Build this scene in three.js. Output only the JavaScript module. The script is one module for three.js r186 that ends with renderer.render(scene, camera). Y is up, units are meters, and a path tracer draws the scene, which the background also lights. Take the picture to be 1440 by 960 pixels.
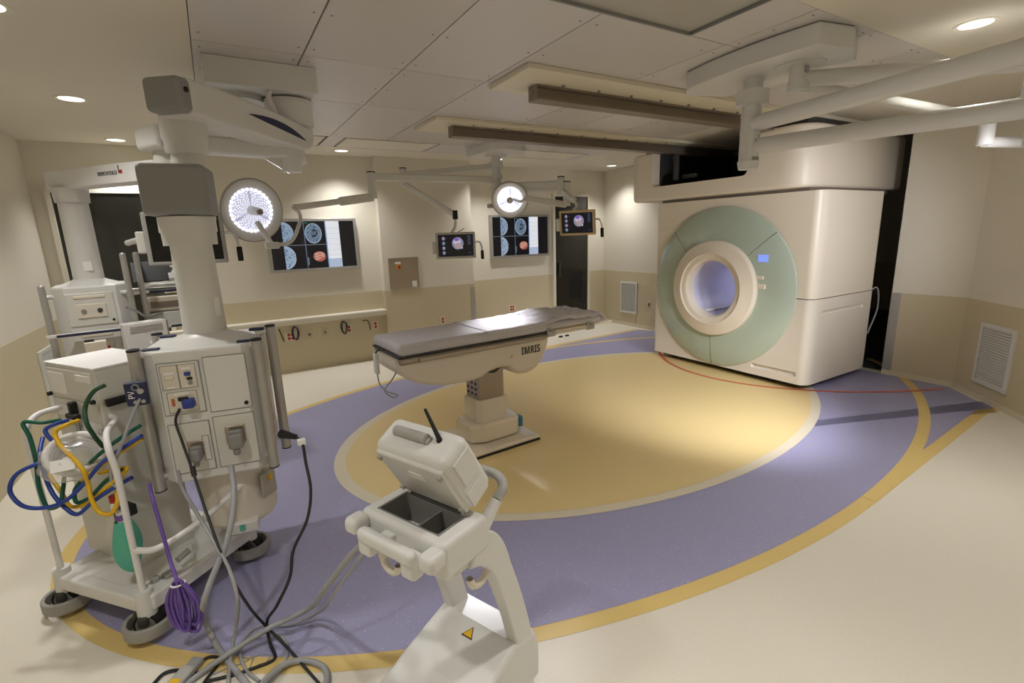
import * as THREE from 'three';
import { RoundedBoxGeometry } from 'three/addons/geometries/RoundedBoxGeometry.js';
import { RectAreaLightUniformsLib } from 'three/addons/lights/RectAreaLightUniformsLib.js';
import { mergeGeometries, toCreasedNormals } from 'three/addons/utils/BufferGeometryUtils.js';
import { FontLoader } from 'three/addons/loaders/FontLoader.js';
import { TextGeometry } from 'three/addons/geometries/TextGeometry.js';
import { Brush, Evaluator, SUBTRACTION } from 'three-bvh-csg';

// ---------- camera, lights, exposure ----------
const scene = new THREE.Scene();
const FPX = 686.8, CAM_Y = 1.7, YAW = 0.5357, PITCH = 0.2171, ROLL = 0.0324;
const fwd0 = new THREE.Vector3(Math.sin(YAW), 0, -Math.cos(YAW)), right0 = new THREE.Vector3(Math.cos(YAW), 0, Math.sin(YAW));
const upV = new THREE.Vector3(0, 1, 0);
const camF = fwd0.clone().multiplyScalar(Math.cos(PITCH)).addScaledVector(upV, -Math.sin(PITCH));
const camD0 = upV.clone().multiplyScalar(-Math.cos(PITCH)).addScaledVector(fwd0, -Math.sin(PITCH));
const camR = right0.clone().multiplyScalar(Math.cos(ROLL)).addScaledVector(camD0, Math.sin(ROLL));
const camD = camD0.clone().multiplyScalar(Math.cos(ROLL)).addScaledVector(right0, -Math.sin(ROLL));
const camera = new THREE.PerspectiveCamera(THREE.MathUtils.radToDeg(2 * Math.atan(480 / FPX)), 1.5, 0.05, 60);
camera.position.set(0, CAM_Y, 0);
camera.quaternion.setFromRotationMatrix(new THREE.Matrix4().makeBasis(camR, camD.clone().negate(), camF.clone().negate()));
camera.updateMatrixWorld(true);
// a pixel of the 1440x960 frame -> the point of its ray on a plane the thing touches
function ray(px, py) { return camR.clone().multiplyScalar((px - 720) / FPX).addScaledVector(camD, (py - 480) / FPX).add(camF); }
function atY(px, py, Y) { const d = ray(px, py); return d.multiplyScalar((Y - CAM_Y) / d.y).add(camera.position); }
function atX(px, py, X) { const d = ray(px, py); return d.multiplyScalar(X / d.x).add(camera.position); }
function atZ(px, py, Z) { const d = ray(px, py); return d.multiplyScalar(Z / d.z).add(camera.position); }
function atD(px, py, D) { return ray(px, py).multiplyScalar(D).add(camera.position); }

const renderer = new THREE.WebGLRenderer({ antialias: true });
renderer.toneMapping = THREE.LinearToneMapping;
renderer.toneMappingExposure = 1.0;
renderer.shadowMap.enabled = true;
RectAreaLightUniformsLib.init();
scene.background = new THREE.Color(0x05050a);
const CEIL = 2.755;
const DOWN = { color: new THREE.Color(1.0, 0.985, 0.955), I: 8.3, R: 0.075, angle: 1.02 };
const SURG = { color: new THREE.Color(0.93, 0.93, 1.0), I: 6 };

// ---------- helpers ----------
let seed = 7; const rnd = () => { seed = (seed * 16807) % 2147483647; return seed / 2147483647; };
const used = {};
function numbered(n) { if (used[n] === undefined) { used[n] = 0; return n; } used[n]++; return n + '_' + String(used[n]).padStart(3, '0'); }
function thing(name, label, category, pos = [0, 0, 0], turn = 0, group) {
  const o = new THREE.Group(); o.name = numbered(name); scene.add(o);
  o.position.set(...pos); o.rotation.y = turn; o.userData = { label, category };
  if (group) o.userData.group = group;
  return o;
}
function struct(name, parent = scene) { const o = new THREE.Group(); o.name = numbered(name); o.userData.kind = 'structure'; parent.add(o); return o; }
function part(name, geo, mat, parent) {
  const g = Array.isArray(geo) ? mergeGeometries(geo.map(q => { const k = q.index ? q.toNonIndexed() : q.clone(); for (const a of Object.keys(k.attributes)) if (!['position', 'normal', 'uv'].includes(a)) k.deleteAttribute(a); return k; })) : geo;
  const m = new THREE.Mesh(g, mat); m.name = name; m.castShadow = m.receiveShadow = true; parent.add(m); return m;
}
function solo(name, geo, mat, label, category, group) { const m = part(numbered(name), geo, mat, scene); m.userData = { label, category }; if (group) m.userData.group = group; return m; }
const V = (x, y, z) => new THREE.Vector3(x, y, z);
const bx = (w, h, d, x = 0, y = 0, z = 0) => new THREE.BoxGeometry(w, h, d).translate(x, y, z);
const rb = (w, h, d, r, x = 0, y = 0, z = 0, s = 3) => new RoundedBoxGeometry(w, h, d, s, Math.min(r, w / 2.01, h / 2.01, d / 2.01)).translate(x, y, z);
const cy = (r0, r1, h, x = 0, y = 0, z = 0, n = 32) => new THREE.CylinderGeometry(r0, r1, h, n).translate(x, y, z);
function rod(a, b, r0, r1 = r0, n = 16) {   // cylinder from a to b
  const d = b.clone().sub(a), g = new THREE.CylinderGeometry(r1, r0, d.length(), n);
  g.applyQuaternion(new THREE.Quaternion().setFromUnitVectors(upV, d.clone().normalize()));
  return g.translate((a.x + b.x) / 2, (a.y + b.y) / 2, (a.z + b.z) / 2);
}
function beam(a, b, w, h, r = 0.01) {       // rounded box from a to b, w across, h upright
  const d = b.clone().sub(a), L = d.length(), g = new RoundedBoxGeometry(w, h, L, 3, Math.min(r, w / 2.01, h / 2.01));
  const m = new THREE.Matrix4().lookAt(V(0, 0, 0), d.clone().negate(), upV); g.applyMatrix4(m);
  return g.translate((a.x + b.x) / 2, (a.y + b.y) / 2, (a.z + b.z) / 2);
}
function tube(pts, r, n = 64, closed = false, rs = 10) { return new THREE.TubeGeometry(new THREE.CatmullRomCurve3(pts, closed, 'centripetal'), n, r, rs, closed); }
function lathe(prof, n = 48, p0 = 0, pl = Math.PI * 2) { return new THREE.LatheGeometry(prof.map(p => new THREE.Vector2(p[0], p[1])), n, p0, pl); }
function shape(pts) { const s = new THREE.Shape(); pts.forEach((p, i) => i ? s.lineTo(p[0], p[1]) : s.moveTo(p[0], p[1])); s.closePath(); return s; }
function extr(s, depth, bevel = 0, seg = 2, curve = 24) { return new THREE.ExtrudeGeometry(s, { depth, bevelEnabled: bevel > 0, bevelSize: bevel, bevelThickness: bevel, bevelSegments: seg, curveSegments: curve }); }
const csg = new Evaluator(); csg.useGroups = false;
function sub(g, ...cuts) { let a = new Brush(g); a.updateMatrixWorld(); for (const c of cuts) { const b = new Brush(c); b.updateMatrixWorld(); a = csg.evaluate(a, b, SUBTRACTION); a.updateMatrixWorld(); } return a.geometry; }

// ---------- procedural textures ----------
function noiseTex(size, fn, repeat, srgb = true) {
  const d = new Uint8Array(size * size * 4);
  for (let j = 0; j < size; j++) for (let i = 0; i < size; i++) { const c = fn(i, j); const k = (j * size + i) * 4; d[k] = c[0]; d[k + 1] = c[1]; d[k + 2] = c[2]; d[k + 3] = 255; }
  const t = new THREE.DataTexture(d, size, size); t.magFilter = THREE.LinearFilter; t.minFilter = THREE.LinearMipmapLinearFilter; t.generateMipmaps = true;
  t.wrapS = t.wrapT = THREE.RepeatWrapping; if (srgb) t.colorSpace = THREE.SRGBColorSpace; t.repeat.set(repeat, repeat); t.needsUpdate = true; return t;
}
function vinyl(base, flecks, dens, repeat) {   // sheet vinyl: fine grain and scattered chips
  const S = 512, a = new Array(S * S);
  for (let i = 0; i < S * S; i++) { const g = (rnd() - 0.5) * 5; a[i] = [base[0] + g, base[1] + g, base[2] + g]; }
  for (let k = 0; k < dens; k++) {
    const x = Math.floor(rnd() * S), y = Math.floor(rnd() * S), w = 1 + Math.floor(rnd() * 3), h = 1 + Math.floor(rnd() * 3), f = flecks[Math.floor(rnd() * flecks.length)];
    for (let j = 0; j < h; j++) for (let i = 0; i < w; i++) a[((y + j) % S) * S + (x + i) % S] = f;
  }
  return noiseTex(S, (i, j) => a[j * S + i].map(q => Math.max(0, Math.min(255, q))), repeat);
}
const std = (c, rough = 0.5, metal = 0, extra = {}) => new THREE.MeshStandardMaterial({ color: c, roughness: rough, metalness: metal, ...extra });
const M = {
  wall: std(0xe2dccd, 0.75), tan: std(0xcdc1a3, 0.7), ceil: std(0xe0d9ca, 0.8), tile: std(0xd2cdca, 0.42), tileB: std(0xcdc8c4, 0.42), gap: std(0x3a3936, 0.8),
  glass: new THREE.MeshPhysicalMaterial({ color: 0x1b1c19, roughness: 0.12, metalness: 0, clearcoat: 0.6, clearcoatRoughness: 0.05 }),
  floorCream: new THREE.MeshStandardMaterial({ map: vinyl([226, 219, 204], [[218, 209, 192], [232, 226, 214]], 900, 1), roughness: 0.5 }),
  floorBlue: new THREE.MeshStandardMaterial({ map: vinyl([158, 156, 190], [[182, 181, 208], [136, 135, 172], [204, 198, 208], [188, 171, 175]], 1500, 1), roughness: 0.48 }),
  floorYellow: new THREE.MeshStandardMaterial({ map: vinyl([224, 200, 142], [[217, 192, 132], [230, 207, 153]], 700, 1), roughness: 0.4 }),
  stripe: std(0xdec27c, 0.45), ring: std(0xd9cfb8, 0.4), red: std(0xcf6448, 0.45),
  white: std(0xdcdbd7, 0.38), offwhite: std(0xd6d4cc, 0.42), cover: std(0xe2d8c6, 0.42), coverB: std(0xddd5c6, 0.42), grey: std(0xa9a7a2, 0.45), midgrey: std(0x8a8986, 0.5), cap: std(0x8f8f8e, 0.55),
  steel: std(0xa59a8c, 0.32, 0.85), alu: std(0xb4b2ae, 0.38, 0.55), rail: std(0x8b7f72, 0.45, 0.4), plate: std(0xe0d8c2, 0.5),
  navy: std(0x23284a, 0.5), black: std(0x121212, 0.5), rubber: std(0x1a1a1b, 0.75), slate: std(0x3d3d3b, 0.7),
  green: std(0x0f5f4a, 0.4), blue: std(0x24429c, 0.4), yellow: std(0xe2b416, 0.42), purple: std(0x6a4da0, 0.5), teal: std(0x56b39c, 0.5), cable: std(0x9c9d9f, 0.5), cord: std(0x1b1b1c, 0.5),
  red2: std(0xb5261c, 0.45), orange: std(0xc46a3a, 0.5), sheet: std(0xd8d4d6, 0.85), pad: std(0xcbc7c8, 0.85), greenGlass: new THREE.MeshPhysicalMaterial({ color: 0xaebcab, roughness: 0.16, clearcoat: 0.7, clearcoatRoughness: 0.06 }),
  bag: new THREE.MeshPhysicalMaterial({ color: 0xffffff, roughness: 0.25, transmission: 0.85, thickness: 0 }), tubeWhite: std(0xe6e4e2, 0.5), binGrey: std(0x807e7a, 0.55), bluePlug: std(0x2b3f8f, 0.5), bumper: std(0x9c9a95, 0.6), bluePad: std(0x3f7fa0, 0.5), label: std(0xf0eeea, 0.6)
};
const glow = (c, i) => new THREE.MeshStandardMaterial({ color: 0x111111, emissive: c, emissiveIntensity: i, roughness: 0.4 });
M.lampGlow = glow(0xfff6e6, 2.2); M.ledGlow = glow(0xf4f4ff, 2.5);

// ---------- room ----------
const WH = 0.975, WT = 0.12;
function wallRun(name, pts, wh, matUp = M.wall, matLow = M.tan, y1 = CEIL + 0.1) {    // polyline in plan; the room lies on the left of the direction of travel
  const g = struct(name);
  for (let i = 0; i < pts.length - 1; i++) {
    const [x0, z0] = pts[i], [x1, z1] = pts[i + 1], L = Math.hypot(x1 - x0, z1 - z0), t = Math.atan2(-(z1 - z0), x1 - x0);
    const nx = -(z1 - z0) / L, nz = (x1 - x0) / L;   // outward
    const put = (geo, mat, nm, proud) => { geo.rotateY(t); geo.translate((x0 + x1) / 2 + nx * (WT / 2 - proud), 0, (z0 + z1) / 2 + nz * (WT / 2 - proud)); return part(nm, geo, mat, g); };
    put(bx(L + 0.002, y1 - wh, WT, 0, (y1 + wh) / 2, 0), matUp, 'upper_wall', 0);
    put(bx(L, wh, WT, 0, wh / 2, 0), matLow, 'wainscot', 0.004);
  }
  return g;
}
wallRun('wall_left', [[-1.5, -6.88], [-1.5, 1.8]], WH);
wallRun('wall_back', [[-1.5, -6.88], [1.98, -6.88]].reverse(), WH);
{ const g = struct('wall_pier'); part('upper_wall', bx(1.39, CEIL + 0.1 - WH, 0.5, 2.675, (CEIL + 0.1 + WH) / 2, -7.01), M.wall, g); part('wainscot', bx(1.398, WH, 0.5, 2.675, WH / 2, -7.006), M.tan, g); }
wallRun('wall_back_right', [[3.37, -7.12], [6.3, -7.12]].reverse(), WH);
wallRun('wall_right', [[6.3, -7.12], [6.3, -4.98]].reverse(), WH);
wallRun('wall_right_near', [[6.4, -2.47], [6.4, -1.82], [4.85, -0.27], [4.85, 1.8]].reverse(), 0.93);
wallRun('wall_front', [[4.85, 1.8], [-1.5, 1.8]].reverse(), WH);
// magnet bay behind the opening
wallRun('wall_bay', [[6.3, -4.98], [11.2, -4.98], [11.2, -2.47], [6.52, -2.47]].reverse(), 0.93, M.wall, M.tan, 3.3);
{ const g = struct('ceiling_bay'); part('bay_ceiling', bx(4.9, 0.1, 2.75, 8.8, 3.3, -3.72), M.ceil, g); }

// floor with its inlays
{
  const f = struct('floor');
  const geoOf = (pos, idx, y) => { const g = new THREE.BufferGeometry(), a = [], uv = []; for (const [x, nz] of pos) { a.push(x, y, -nz); uv.push(x, nz); } g.setAttribute('position', new THREE.Float32BufferAttribute(a, 3)); g.setAttribute('uv', new THREE.Float32BufferAttribute(uv, 2)); g.setIndex(idx); g.computeVertexNormals(); const n = g.attributes.normal; for (let i = 0; i < n.count; i++) n.setXYZ(i, 0, 1, 0); return g; };
  const flat = (pts, y, mat, nm) => { let cx = 0, cz = 0; for (const p of pts) { cx += p[0] / pts.length; cz += p[1] / pts.length; } const pos = [[cx, cz], ...pts], idx = []; for (let i = 0; i < pts.length; i++) { const a = 1 + i, b = 1 + (i + 1) % pts.length; const o = (pos[a][0] - cx) * (pos[b][1] - cz) - (pos[a][1] - cz) * (pos[b][0] - cx); o > 0 ? idx.push(0, a, b) : idx.push(0, b, a); } return part(nm, geoOf(pos, idx, y), mat, f); };   // convex outline in (x, -z)
  const band = (A, B, y, mat, nm) => { const pos = [...A, ...B], n = A.length, idx = []; for (let i = 0; i < n - 1; i++) { const q = [[i, i + 1, n + i], [i + 1, n + i + 1, n + i]]; for (const [a, b, c] of q) { const o = (pos[b][0] - pos[a][0]) * (pos[c][1] - pos[a][1]) - (pos[b][1] - pos[a][1]) * (pos[c][0] - pos[a][0]); o > 0 ? idx.push(a, b, c) : idx.push(a, c, b); } } return part(nm, geoOf(pos, idx, y), mat, f); };
  const base = part('floor_field', bx(8.1, 0.1, 9.1, 2.45, -0.05, -2.6), M.floorCream, f);
  { const p = base.geometry.attributes.position, uv = base.geometry.attributes.uv; for (let i = 0; i < p.count; i++) uv.setXY(i, p.getX(i), p.getZ(i)); }
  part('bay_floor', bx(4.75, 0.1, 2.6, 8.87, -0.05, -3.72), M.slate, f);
  const CX = 3.165, CZ = -3.566, TA = -0.0625, ct = Math.cos(TA), st = Math.sin(TA);   // oval centre, its axis turned in plan
  const loc = (u, v) => [CX + u * ct - v * st, -(CZ + u * st + v * ct)];                 // local -> (x, -z)
  const ell = (a, b, t0 = 0, t1 = Math.PI * 2, n = 120) => { const r = []; for (let i = 0; i <= n; i++) { const t = t0 + (t1 - t0) * i / n; r.push(loc(a * Math.cos(t), b * Math.sin(t))); } return r; };
  const H = Math.PI / 2;
  // the bullet: half ellipse on the left, straight sides to the right wall, cut by the walls
  const wallX = 6.29;
  const bullet = (a, b) => { const l = ell(a, b, H, 3 * H, 90); const u1 = v => { let u = 3.3; return u; };
    const far = loc((wallX - CX) / ct + 0.0, -b), near0 = loc(2.85, b), nearEnd = [5.90 + (2.277 - b) * 0.9, 1.385 + (2.277 - b) * 0.75];
    // far edge (v = -b) runs to the far right wall; near edge (v = b) to the slanted wall
    return [...l, loc(3.13, -b), [6.36, 5.55], [6.36, 1.84], nearEnd, near0]; };
  // l runs from v=+b (near) through u=-a to v=-b (far)
  flat(bullet(4.152, 2.36), 0.0010, M.stripe, 'yellow_border');
  const blue = flat(bullet(4.07, 2.277), 0.0020, M.floorBlue, 'blue_field');
  for (const [t0, t1] of [[0.42, H], [-H, -0.55]]) band(ell(4.152, 2.36, t0, t1, 60), ell(4.07, 2.277, t0, t1, 60), 0.0030, M.stripe, 'yellow_arc');
  flat(ell(2.624, 1.681), 0.0035, M.ring, 'white_ring');
  flat(ell(2.535, 1.605), 0.0045, M.floorYellow, 'yellow_oval');
  // red line round the magnet
  const redArc = (a, b) => { const q = []; for (let i = 0; i <= 60; i++) { const t = Math.PI - 0.98 + 1.96 * i / 60; q.push([8.136 + a * Math.cos(t), 3.605 + b * Math.sin(t)]); } return q; };
  band(redArc(3.443, 2.135), redArc(3.40, 2.097), 0.0055, M.red, 'red_line');
}
// cove base along the right walls
{ const b = struct('baseboard_right'); const L = Math.hypot(1.55, 1.55);
  part('cove_strip', bx(0.012, 0.05, 0.65, 6.394, 0.025, -2.145), M.ring, b);
  const g = bx(L, 0.05, 0.012, 0, 0.025, 0); g.rotateY(Math.PI / 4); g.translate((6.4 + 4.85) / 2 - 0.006, 0, (-1.82 - 0.27) / 2 - 0.006); part('cove_strip', g, M.ring, b);
  part('cove_strip', bx(0.012, 0.05, 2.14, 6.292, 0.025, -6.05), M.ring, b); }
// stainless corner guards
{ const t = struct('trim_1'); part('corner_guard', bx(0.075, 0.93, 0.004, 6.44, 0.465, -2.473).translate(0, 0, 0), M.steel, t); part('corner_guard', bx(0.004, 0.93, 0.09, 6.394, 0.465, -2.425), M.alu, t);
  const u = struct('trim_2'); part('corner_guard', bx(0.07, 0.9, 0.004, 3.335, 0.47, -6.752), M.alu, u); part('corner_guard', bx(0.004, 0.9, 0.07, 3.372, 0.47, -6.79), M.alu, u); }
// ledge on the back wall
{ const s = struct('trim_3'); part('ledge', rb(2.95, 0.028, 0.15, 0.008, 0.5, 0.706, -6.807), M.wall, s); part('raceway', bx(2.95, 0.05, 0.12, 0.5, 0.667, -6.82), M.wall, s); }
// dark glazed doors
function door(name, x0, x1, top, z) {
  const g = struct(name), w = x1 - x0, cx = (x0 + x1) / 2;
  part('door_leaf', bx(w, top, 0.03, cx, top / 2, z + 0.002), M.glass, g);
  for (const s of [-1, 1]) part('door_jamb', bx(0.045, top + 0.045, 0.05, cx + s * (w / 2 + 0.0225), (top + 0.045) / 2, z + 0.012), M.wall, g);
  part('door_head', bx(w, 0.045, 0.05, cx, top + 0.0225, z + 0.012), M.wall, g);
  return g;
}
door('door_1', -1.335, -0.537, 2.255, -6.86);
{ const d = door('door_2', 5.145, 5.87, 2.3, -7.1); part('door_pull', rb(0.03, 0.25, 0.04, 0.01, 5.22, 1.05, -7.06), M.slate, d); part('lower_panel', bx(0.3, 0.5, 0.006, 5.6, 0.75, -7.082), M.black, d); }

// ---------- ceiling ----------
{
  const c = struct('ceiling'), X0 = 0.05, X1 = 4.85, Z0 = -6.25, Z1 = -1.55, y = CEIL;
  const xa = -1.65, xb = 6.52, za = -7.3, zb = 1.95;
  part('ceiling_border', [bx(X0 - xa, 0.1, zb - za, (X0 + xa) / 2, y + 0.05, (za + zb) / 2), bx(xb - X1, 0.1, zb - za, (X1 + xb) / 2, y + 0.05, (za + zb) / 2), bx(X1 - X0, 0.1, Z0 - za, (X0 + X1) / 2, y + 0.05, (Z0 + za) / 2), bx(X1 - X0, 0.1, zb - Z1, (X0 + X1) / 2, y + 0.05, (Z1 + zb) / 2)], M.ceil, c);
  part('ceiling_backing', bx(X1 - X0, 0.05, Z1 - Z0, (X0 + X1) / 2, y + 0.06, (Z0 + Z1) / 2), M.gap, c);
  const xs = [0.05, 0.605, 1.21, 1.82, 2.785, 3.39, 4.0, 4.85], zs = [-6.25, -5.65, -4.26, -3.31, -2.08, -1.55];
  const trof = { '1,0': 1, '2,0': 1, '4,0': 1, '5,0': 1 };
  const panel = (x0, x1, z0, z1, mat, nm) => { const w = x1 - x0 - 0.007, d = z1 - z0 - 0.007; return part(nm, rb(w, 0.03, d, 0.003, (x0 + x1) / 2, y + 0.015, (z0 + z1) / 2, 1), mat, c); };
  for (let i = 0; i < xs.length - 1; i++) for (let j = 0; j < zs.length - 1; j++) {
    if (j === 0) continue;
    if (j === 4 && (i === 2 || i === 3)) continue;
    const p = panel(xs[i], xs[i + 1], zs[j], zs[j + 1], (i + j) % 2 ? M.tile : M.tileB, 'ceiling_tile');
    const sc = []; for (const [fx, fz] of [[0.07, 0.1], [0.93, 0.1], [0.07, 0.9], [0.93, 0.9], [0.07, 0.5], [0.93, 0.5]]) sc.push(cy(0.006, 0.006, 0.003, xs[i] + (xs[i + 1] - xs[i]) * fx, y - 0.001, zs[j] + (zs[j + 1] - zs[j]) * fz, 8));
    part('screw_heads', sc, M.midgrey, p).userData.kind = 'stuff';
  }
  // far row: long troffers with an open joint round their lens
  for (const [a, b] of [[0.05, 0.3], [1.2, 1.37], [2.47, 3.55], [4.72, 4.85]]) panel(a, b, -6.25, -5.65, M.tile, 'ceiling_tile');
  for (const [a, b] of [[0.3, 1.2], [1.37, 2.47], [3.55, 4.72]]) { part('troffer_lens', rb(b - a - 0.05, 0.03, 0.53, 0.004, (a + b) / 2, y + 0.012, -5.95, 1), M.ceil, c); }
  // operating field light panel (switched off)
  panel(1.21, 1.235, -2.08, -1.55, M.tile, 'ceiling_tile'); panel(2.46, 2.785, -2.08, -1.55, M.tile, 'ceiling_tile');
  part('light_panel_lens', bx(1.19, 0.02, 0.52, 1.848, y + 0.022, -1.815), std(0xb4b0a4, 0.3), c);
  part('light_panel_frame', [bx(1.222, 0.03, 0.012, 1.848, y + 0.011, -2.074), bx(1.222, 0.03, 0.012, 1.848, y + 0.011, -1.556), bx(0.012, 0.03, 0.52, 1.241, y + 0.011, -1.815), bx(0.012, 0.03, 0.52, 2.455, y + 0.011, -1.815)], M.midgrey, c);
}
// downlights: those in view and the ones behind the camera
const downs = [[-0.729, -4.922], [-0.689, -6.592], [1.513, -6.488], [3.7, -6.49], [5.9, -6.492], [3.804, -1.247], [-0.72, -3.25], [-0.72, -1.3], [1.5, -0.9], [-0.7, 0.7], [1.5, 0.9], [3.7, 0.9]];
const downLabels = ['recessed round ceiling downlight above the grey equipment boom in the left corner', 'recessed round ceiling downlight near the glazed door beside the left wall', 'recessed round ceiling downlight over the wall ledge and left wall screen', 'recessed round ceiling downlight behind the surgical light mount', 'recessed round ceiling downlight beside the glazed door and the scanner', 'large bright recessed downlight beside the ceiling arms near the slanted wall'];
downs.forEach(([x, z], i) => {
  const d = thing('downlight', downLabels[i] || 'recessed round ceiling downlight behind the photographer', 'downlight', [x, CEIL, z], 0, i > 5 ? 'downlights behind the photographer' : undefined);
  part('trim_ring', lathe([[DOWN.R, 0.0], [DOWN.R + 0.022, -0.006], [DOWN.R + 0.024, 0.0]], 40), M.wall, d);
  part('lens', lathe([[0, -0.002], [DOWN.R, -0.002]], 40), M.lampGlow, d);
  const l = new THREE.SpotLight(DOWN.color, DOWN.I, 0, DOWN.angle, 1, 2); l.position.set(0, -0.012, 0); l.castShadow = true; l.shadow.radius = 3.5; l.shadow.mapSize.set(512, 512); d.add(l); l.target.position.set(0, -2, 0); d.add(l.target);
});

// ---------- MRI scanner ----------
const font = await new FontLoader().loadAsync('fonts/droid/droid_sans_regular.typeface.json');
const fontB = await new FontLoader().loadAsync('fonts/droid/droid_sans_bold.typeface.json');
function text(str, size, depth = 0.001, f = fontB) { const g = new TextGeometry(str, { font: f, size, depth, curveSegments: 4 }); g.computeBoundingBox(); const b = g.boundingBox; g.translate(-(b.min.x + b.max.x) / 2, -(b.min.y + b.max.y) / 2, 0); return g; }
const AX = { y: 1.01, z: -3.65 };                  // bore axis, along x
{
  const m = thing('mri_scanner', 'large cream mri scanner with pale green glass ring around a lit round bore', 'mri scanner', [0, 0, 0]);
  const xF = 5.0, xB = 6.22, zL = -4.63, zR = -2.58, y0 = 0.075, yS = 0.965, y1 = 2.015;
  const toX = g => g.rotateZ(Math.PI / 2);          // lathe axis y -> -x (profile height h lies at x = -h)
  const boreCut = cy(0.345, 0.345, 4, 0, 0, 0, 48).rotateZ(Math.PI / 2).translate(6, AX.y, AX.z);
  const wellCut = cy(0.50, 0.50, 0.2, 0, 0, 0, 48).rotateZ(Math.PI / 2).translate(4.99, AX.y, AX.z);
  const bodyBox = (a, b, proud) => { const s = new THREE.Shape(), r = 0.15, x0 = xF - proud, x1 = xB, zl = -zL + proud * 0.3, zr = -zR - proud;   // plan outline in (x, -z)
    s.moveTo(x0 + r, zr); s.lineTo(x1 - 0.05, zr); s.quadraticCurveTo(x1, zr, x1, zr + 0.05); s.lineTo(x1, zl - 0.05); s.quadraticCurveTo(x1, zl, x1 - 0.05, zl); s.lineTo(x0 + 0.06, zl); s.quadraticCurveTo(x0, zl, x0, zl - 0.06); s.lineTo(x0, zr + r * 0.6); s.quadraticCurveTo(x0, zr, x0 + r, zr);
    return extr(s, b - a, 0, 1, 12).rotateX(-Math.PI / 2).translate(0, a, 0); };
  // lower cover is narrower at its far bottom corner, with recessed grips
  const slotS = rb(0.84, 0.05, 0.06, 0.012).translate(5.6, 0.812, zR + 0.012);
  const slotF = rb(0.06, 0.05, 0.5, 0.012).translate(xF - 0.004, 0.178, -2.93);
  const cornerCut = bx(0.4, 0.5, 0.24).rotateX(0.12).translate(5.1, 0.18, zL + 0.13 - 0.0);
  part('lower_cover', toCreasedNormals(sub(bodyBox(y0, yS - 0.004, 0.004), boreCut, wellCut, slotS, slotF), 0.5), M.coverB, m);
  part('upper_cover', toCreasedNormals(sub(bodyBox(yS + 0.004, y1, 0), boreCut, wellCut), 0.5), M.cover, m);
  part('plinth', bx(1.08, 0.05, 1.85, 5.64, 0.055, -3.6), M.black, m);
  // glass ring in three panels between seams
  const seamA = [[1.64, -2.973], [1.632, -4.263], [0.419, -3.661]].map(([y, z]) => Math.atan2(y - AX.y, z - AX.z));     // angle in (z, y)
  const prof = [[0.905, -4.995], [0.915, -4.985], [0.912, -4.97], [0.86, -4.945], [0.75, -4.92], [0.62, -4.905], [0.545, -4.90], [0.545, -4.93]];
  const ringMat = M.greenGlass;
  // lathe: x = r sin(phi), z = r cos(phi), y = h ; rotated so h -> x (mirrored): build directly
  const ringPanel = (a0, a1, pr, n = 40, crease = 0.6) => { const pos = [], idx = []; for (let i = 0; i <= n; i++) { const a = a0 + (a1 - a0) * i / n; for (const [r, h] of pr) pos.push(-h, AX.y + r * Math.sin(a), AX.z + r * Math.cos(a)); }
    const k = pr.length; for (let i = 0; i < n; i++) for (let j = 0; j < k - 1; j++) { const p = i * k + j; idx.push(p, p + k, p + 1, p + 1, p + k, p + k + 1); }
    const g = new THREE.BufferGeometry(); g.setAttribute('position', new THREE.Float32BufferAttribute(pos, 3)); g.setIndex(idx); g.computeVertexNormals(); const uv = new Float32Array(pos.length / 3 * 2); g.setAttribute('uv', new THREE.BufferAttribute(uv, 2)); return toCreasedNormals(g.toNonIndexed(), crease); };
  const ga = 0.004;
  let A = seamA.slice().sort((p, q) => p - q); A.push(A[0] + Math.PI * 2);
  for (let i = 0; i < 3; i++) part('glass_panel', ringPanel(A[i] + ga, A[i + 1] - ga, prof), ringMat, m);
  part('ring_backing', ringPanel(0, Math.PI * 2, [[0.90, -4.992], [0.56, -4.92]], 80), M.slate, m);
  // collar and bore
  part('collar', ringPanel(0, Math.PI * 2, [[0.545, -4.95], [0.545, -4.865], [0.54, -4.85], [0.53, -4.842], [0.405, -4.805], [0.395, -4.806], [0.388, -4.818], [0.34, -4.826], [0.325, -4.838], [0.317, -4.86], [0.316, -4.95]], 96, 0.3), M.cover, m);
  part('bore_liner', ringPanel(0, Math.PI * 2, [[0.316, -4.95], [0.312, -5.2], [0.312, -6.3], [0.0, -6.3]], 64), std(0xc9c8dc, 0.4), m);
  part('bore_rail', [rb(1.2, 0.03, 0.05, 0.01, 5.55, AX.y - 0.275, AX.z - 0.12), rb(1.2, 0.03, 0.05, 0.01, 5.55, AX.y - 0.275, AX.z + 0.12)], M.white, m);
  const bl = part('bore_light', rb(0.5, 0.02, 0.05, 0.008, 5.75, AX.y + 0.3, AX.z), glow(0xd8d8ff, 3), m);
  const l = new THREE.RectAreaLight(new THREE.Color(0.85, 0.86, 1.0), 11, 0.5, 0.05); l.position.set(5.75, AX.y + 0.285, AX.z); l.rotation.x = -Math.PI / 2; bl.add(l);
  // control display and touch pads on the ring
  const scr = new THREE.MeshStandardMaterial({ color: 0x111111, emissive: 0x8fa8ff, emissiveIntensity: 0.9, roughness: 0.3 });
  part('control_display', bx(0.012, 0.075, 0.105, 4.904, 1.366, -3.075), scr, m);
  part('touch_pad', rb(0.02, 0.04, 0.08, 0.008, 4.899, 1.165, -3.09), M.cover, m); part('touch_pad', rb(0.02, 0.05, 0.085, 0.008, 4.899, 1.07, -3.065), M.cover, m);
  // grey hose at the rear corner
  part('rear_hose', tube([V(6.24, 0.95, -2.62), V(6.34, 0.98, -2.6), V(6.42, 0.75, -2.6), V(6.3, 0.45, -2.62)], 0.009, 30), M.cable, m);
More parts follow.
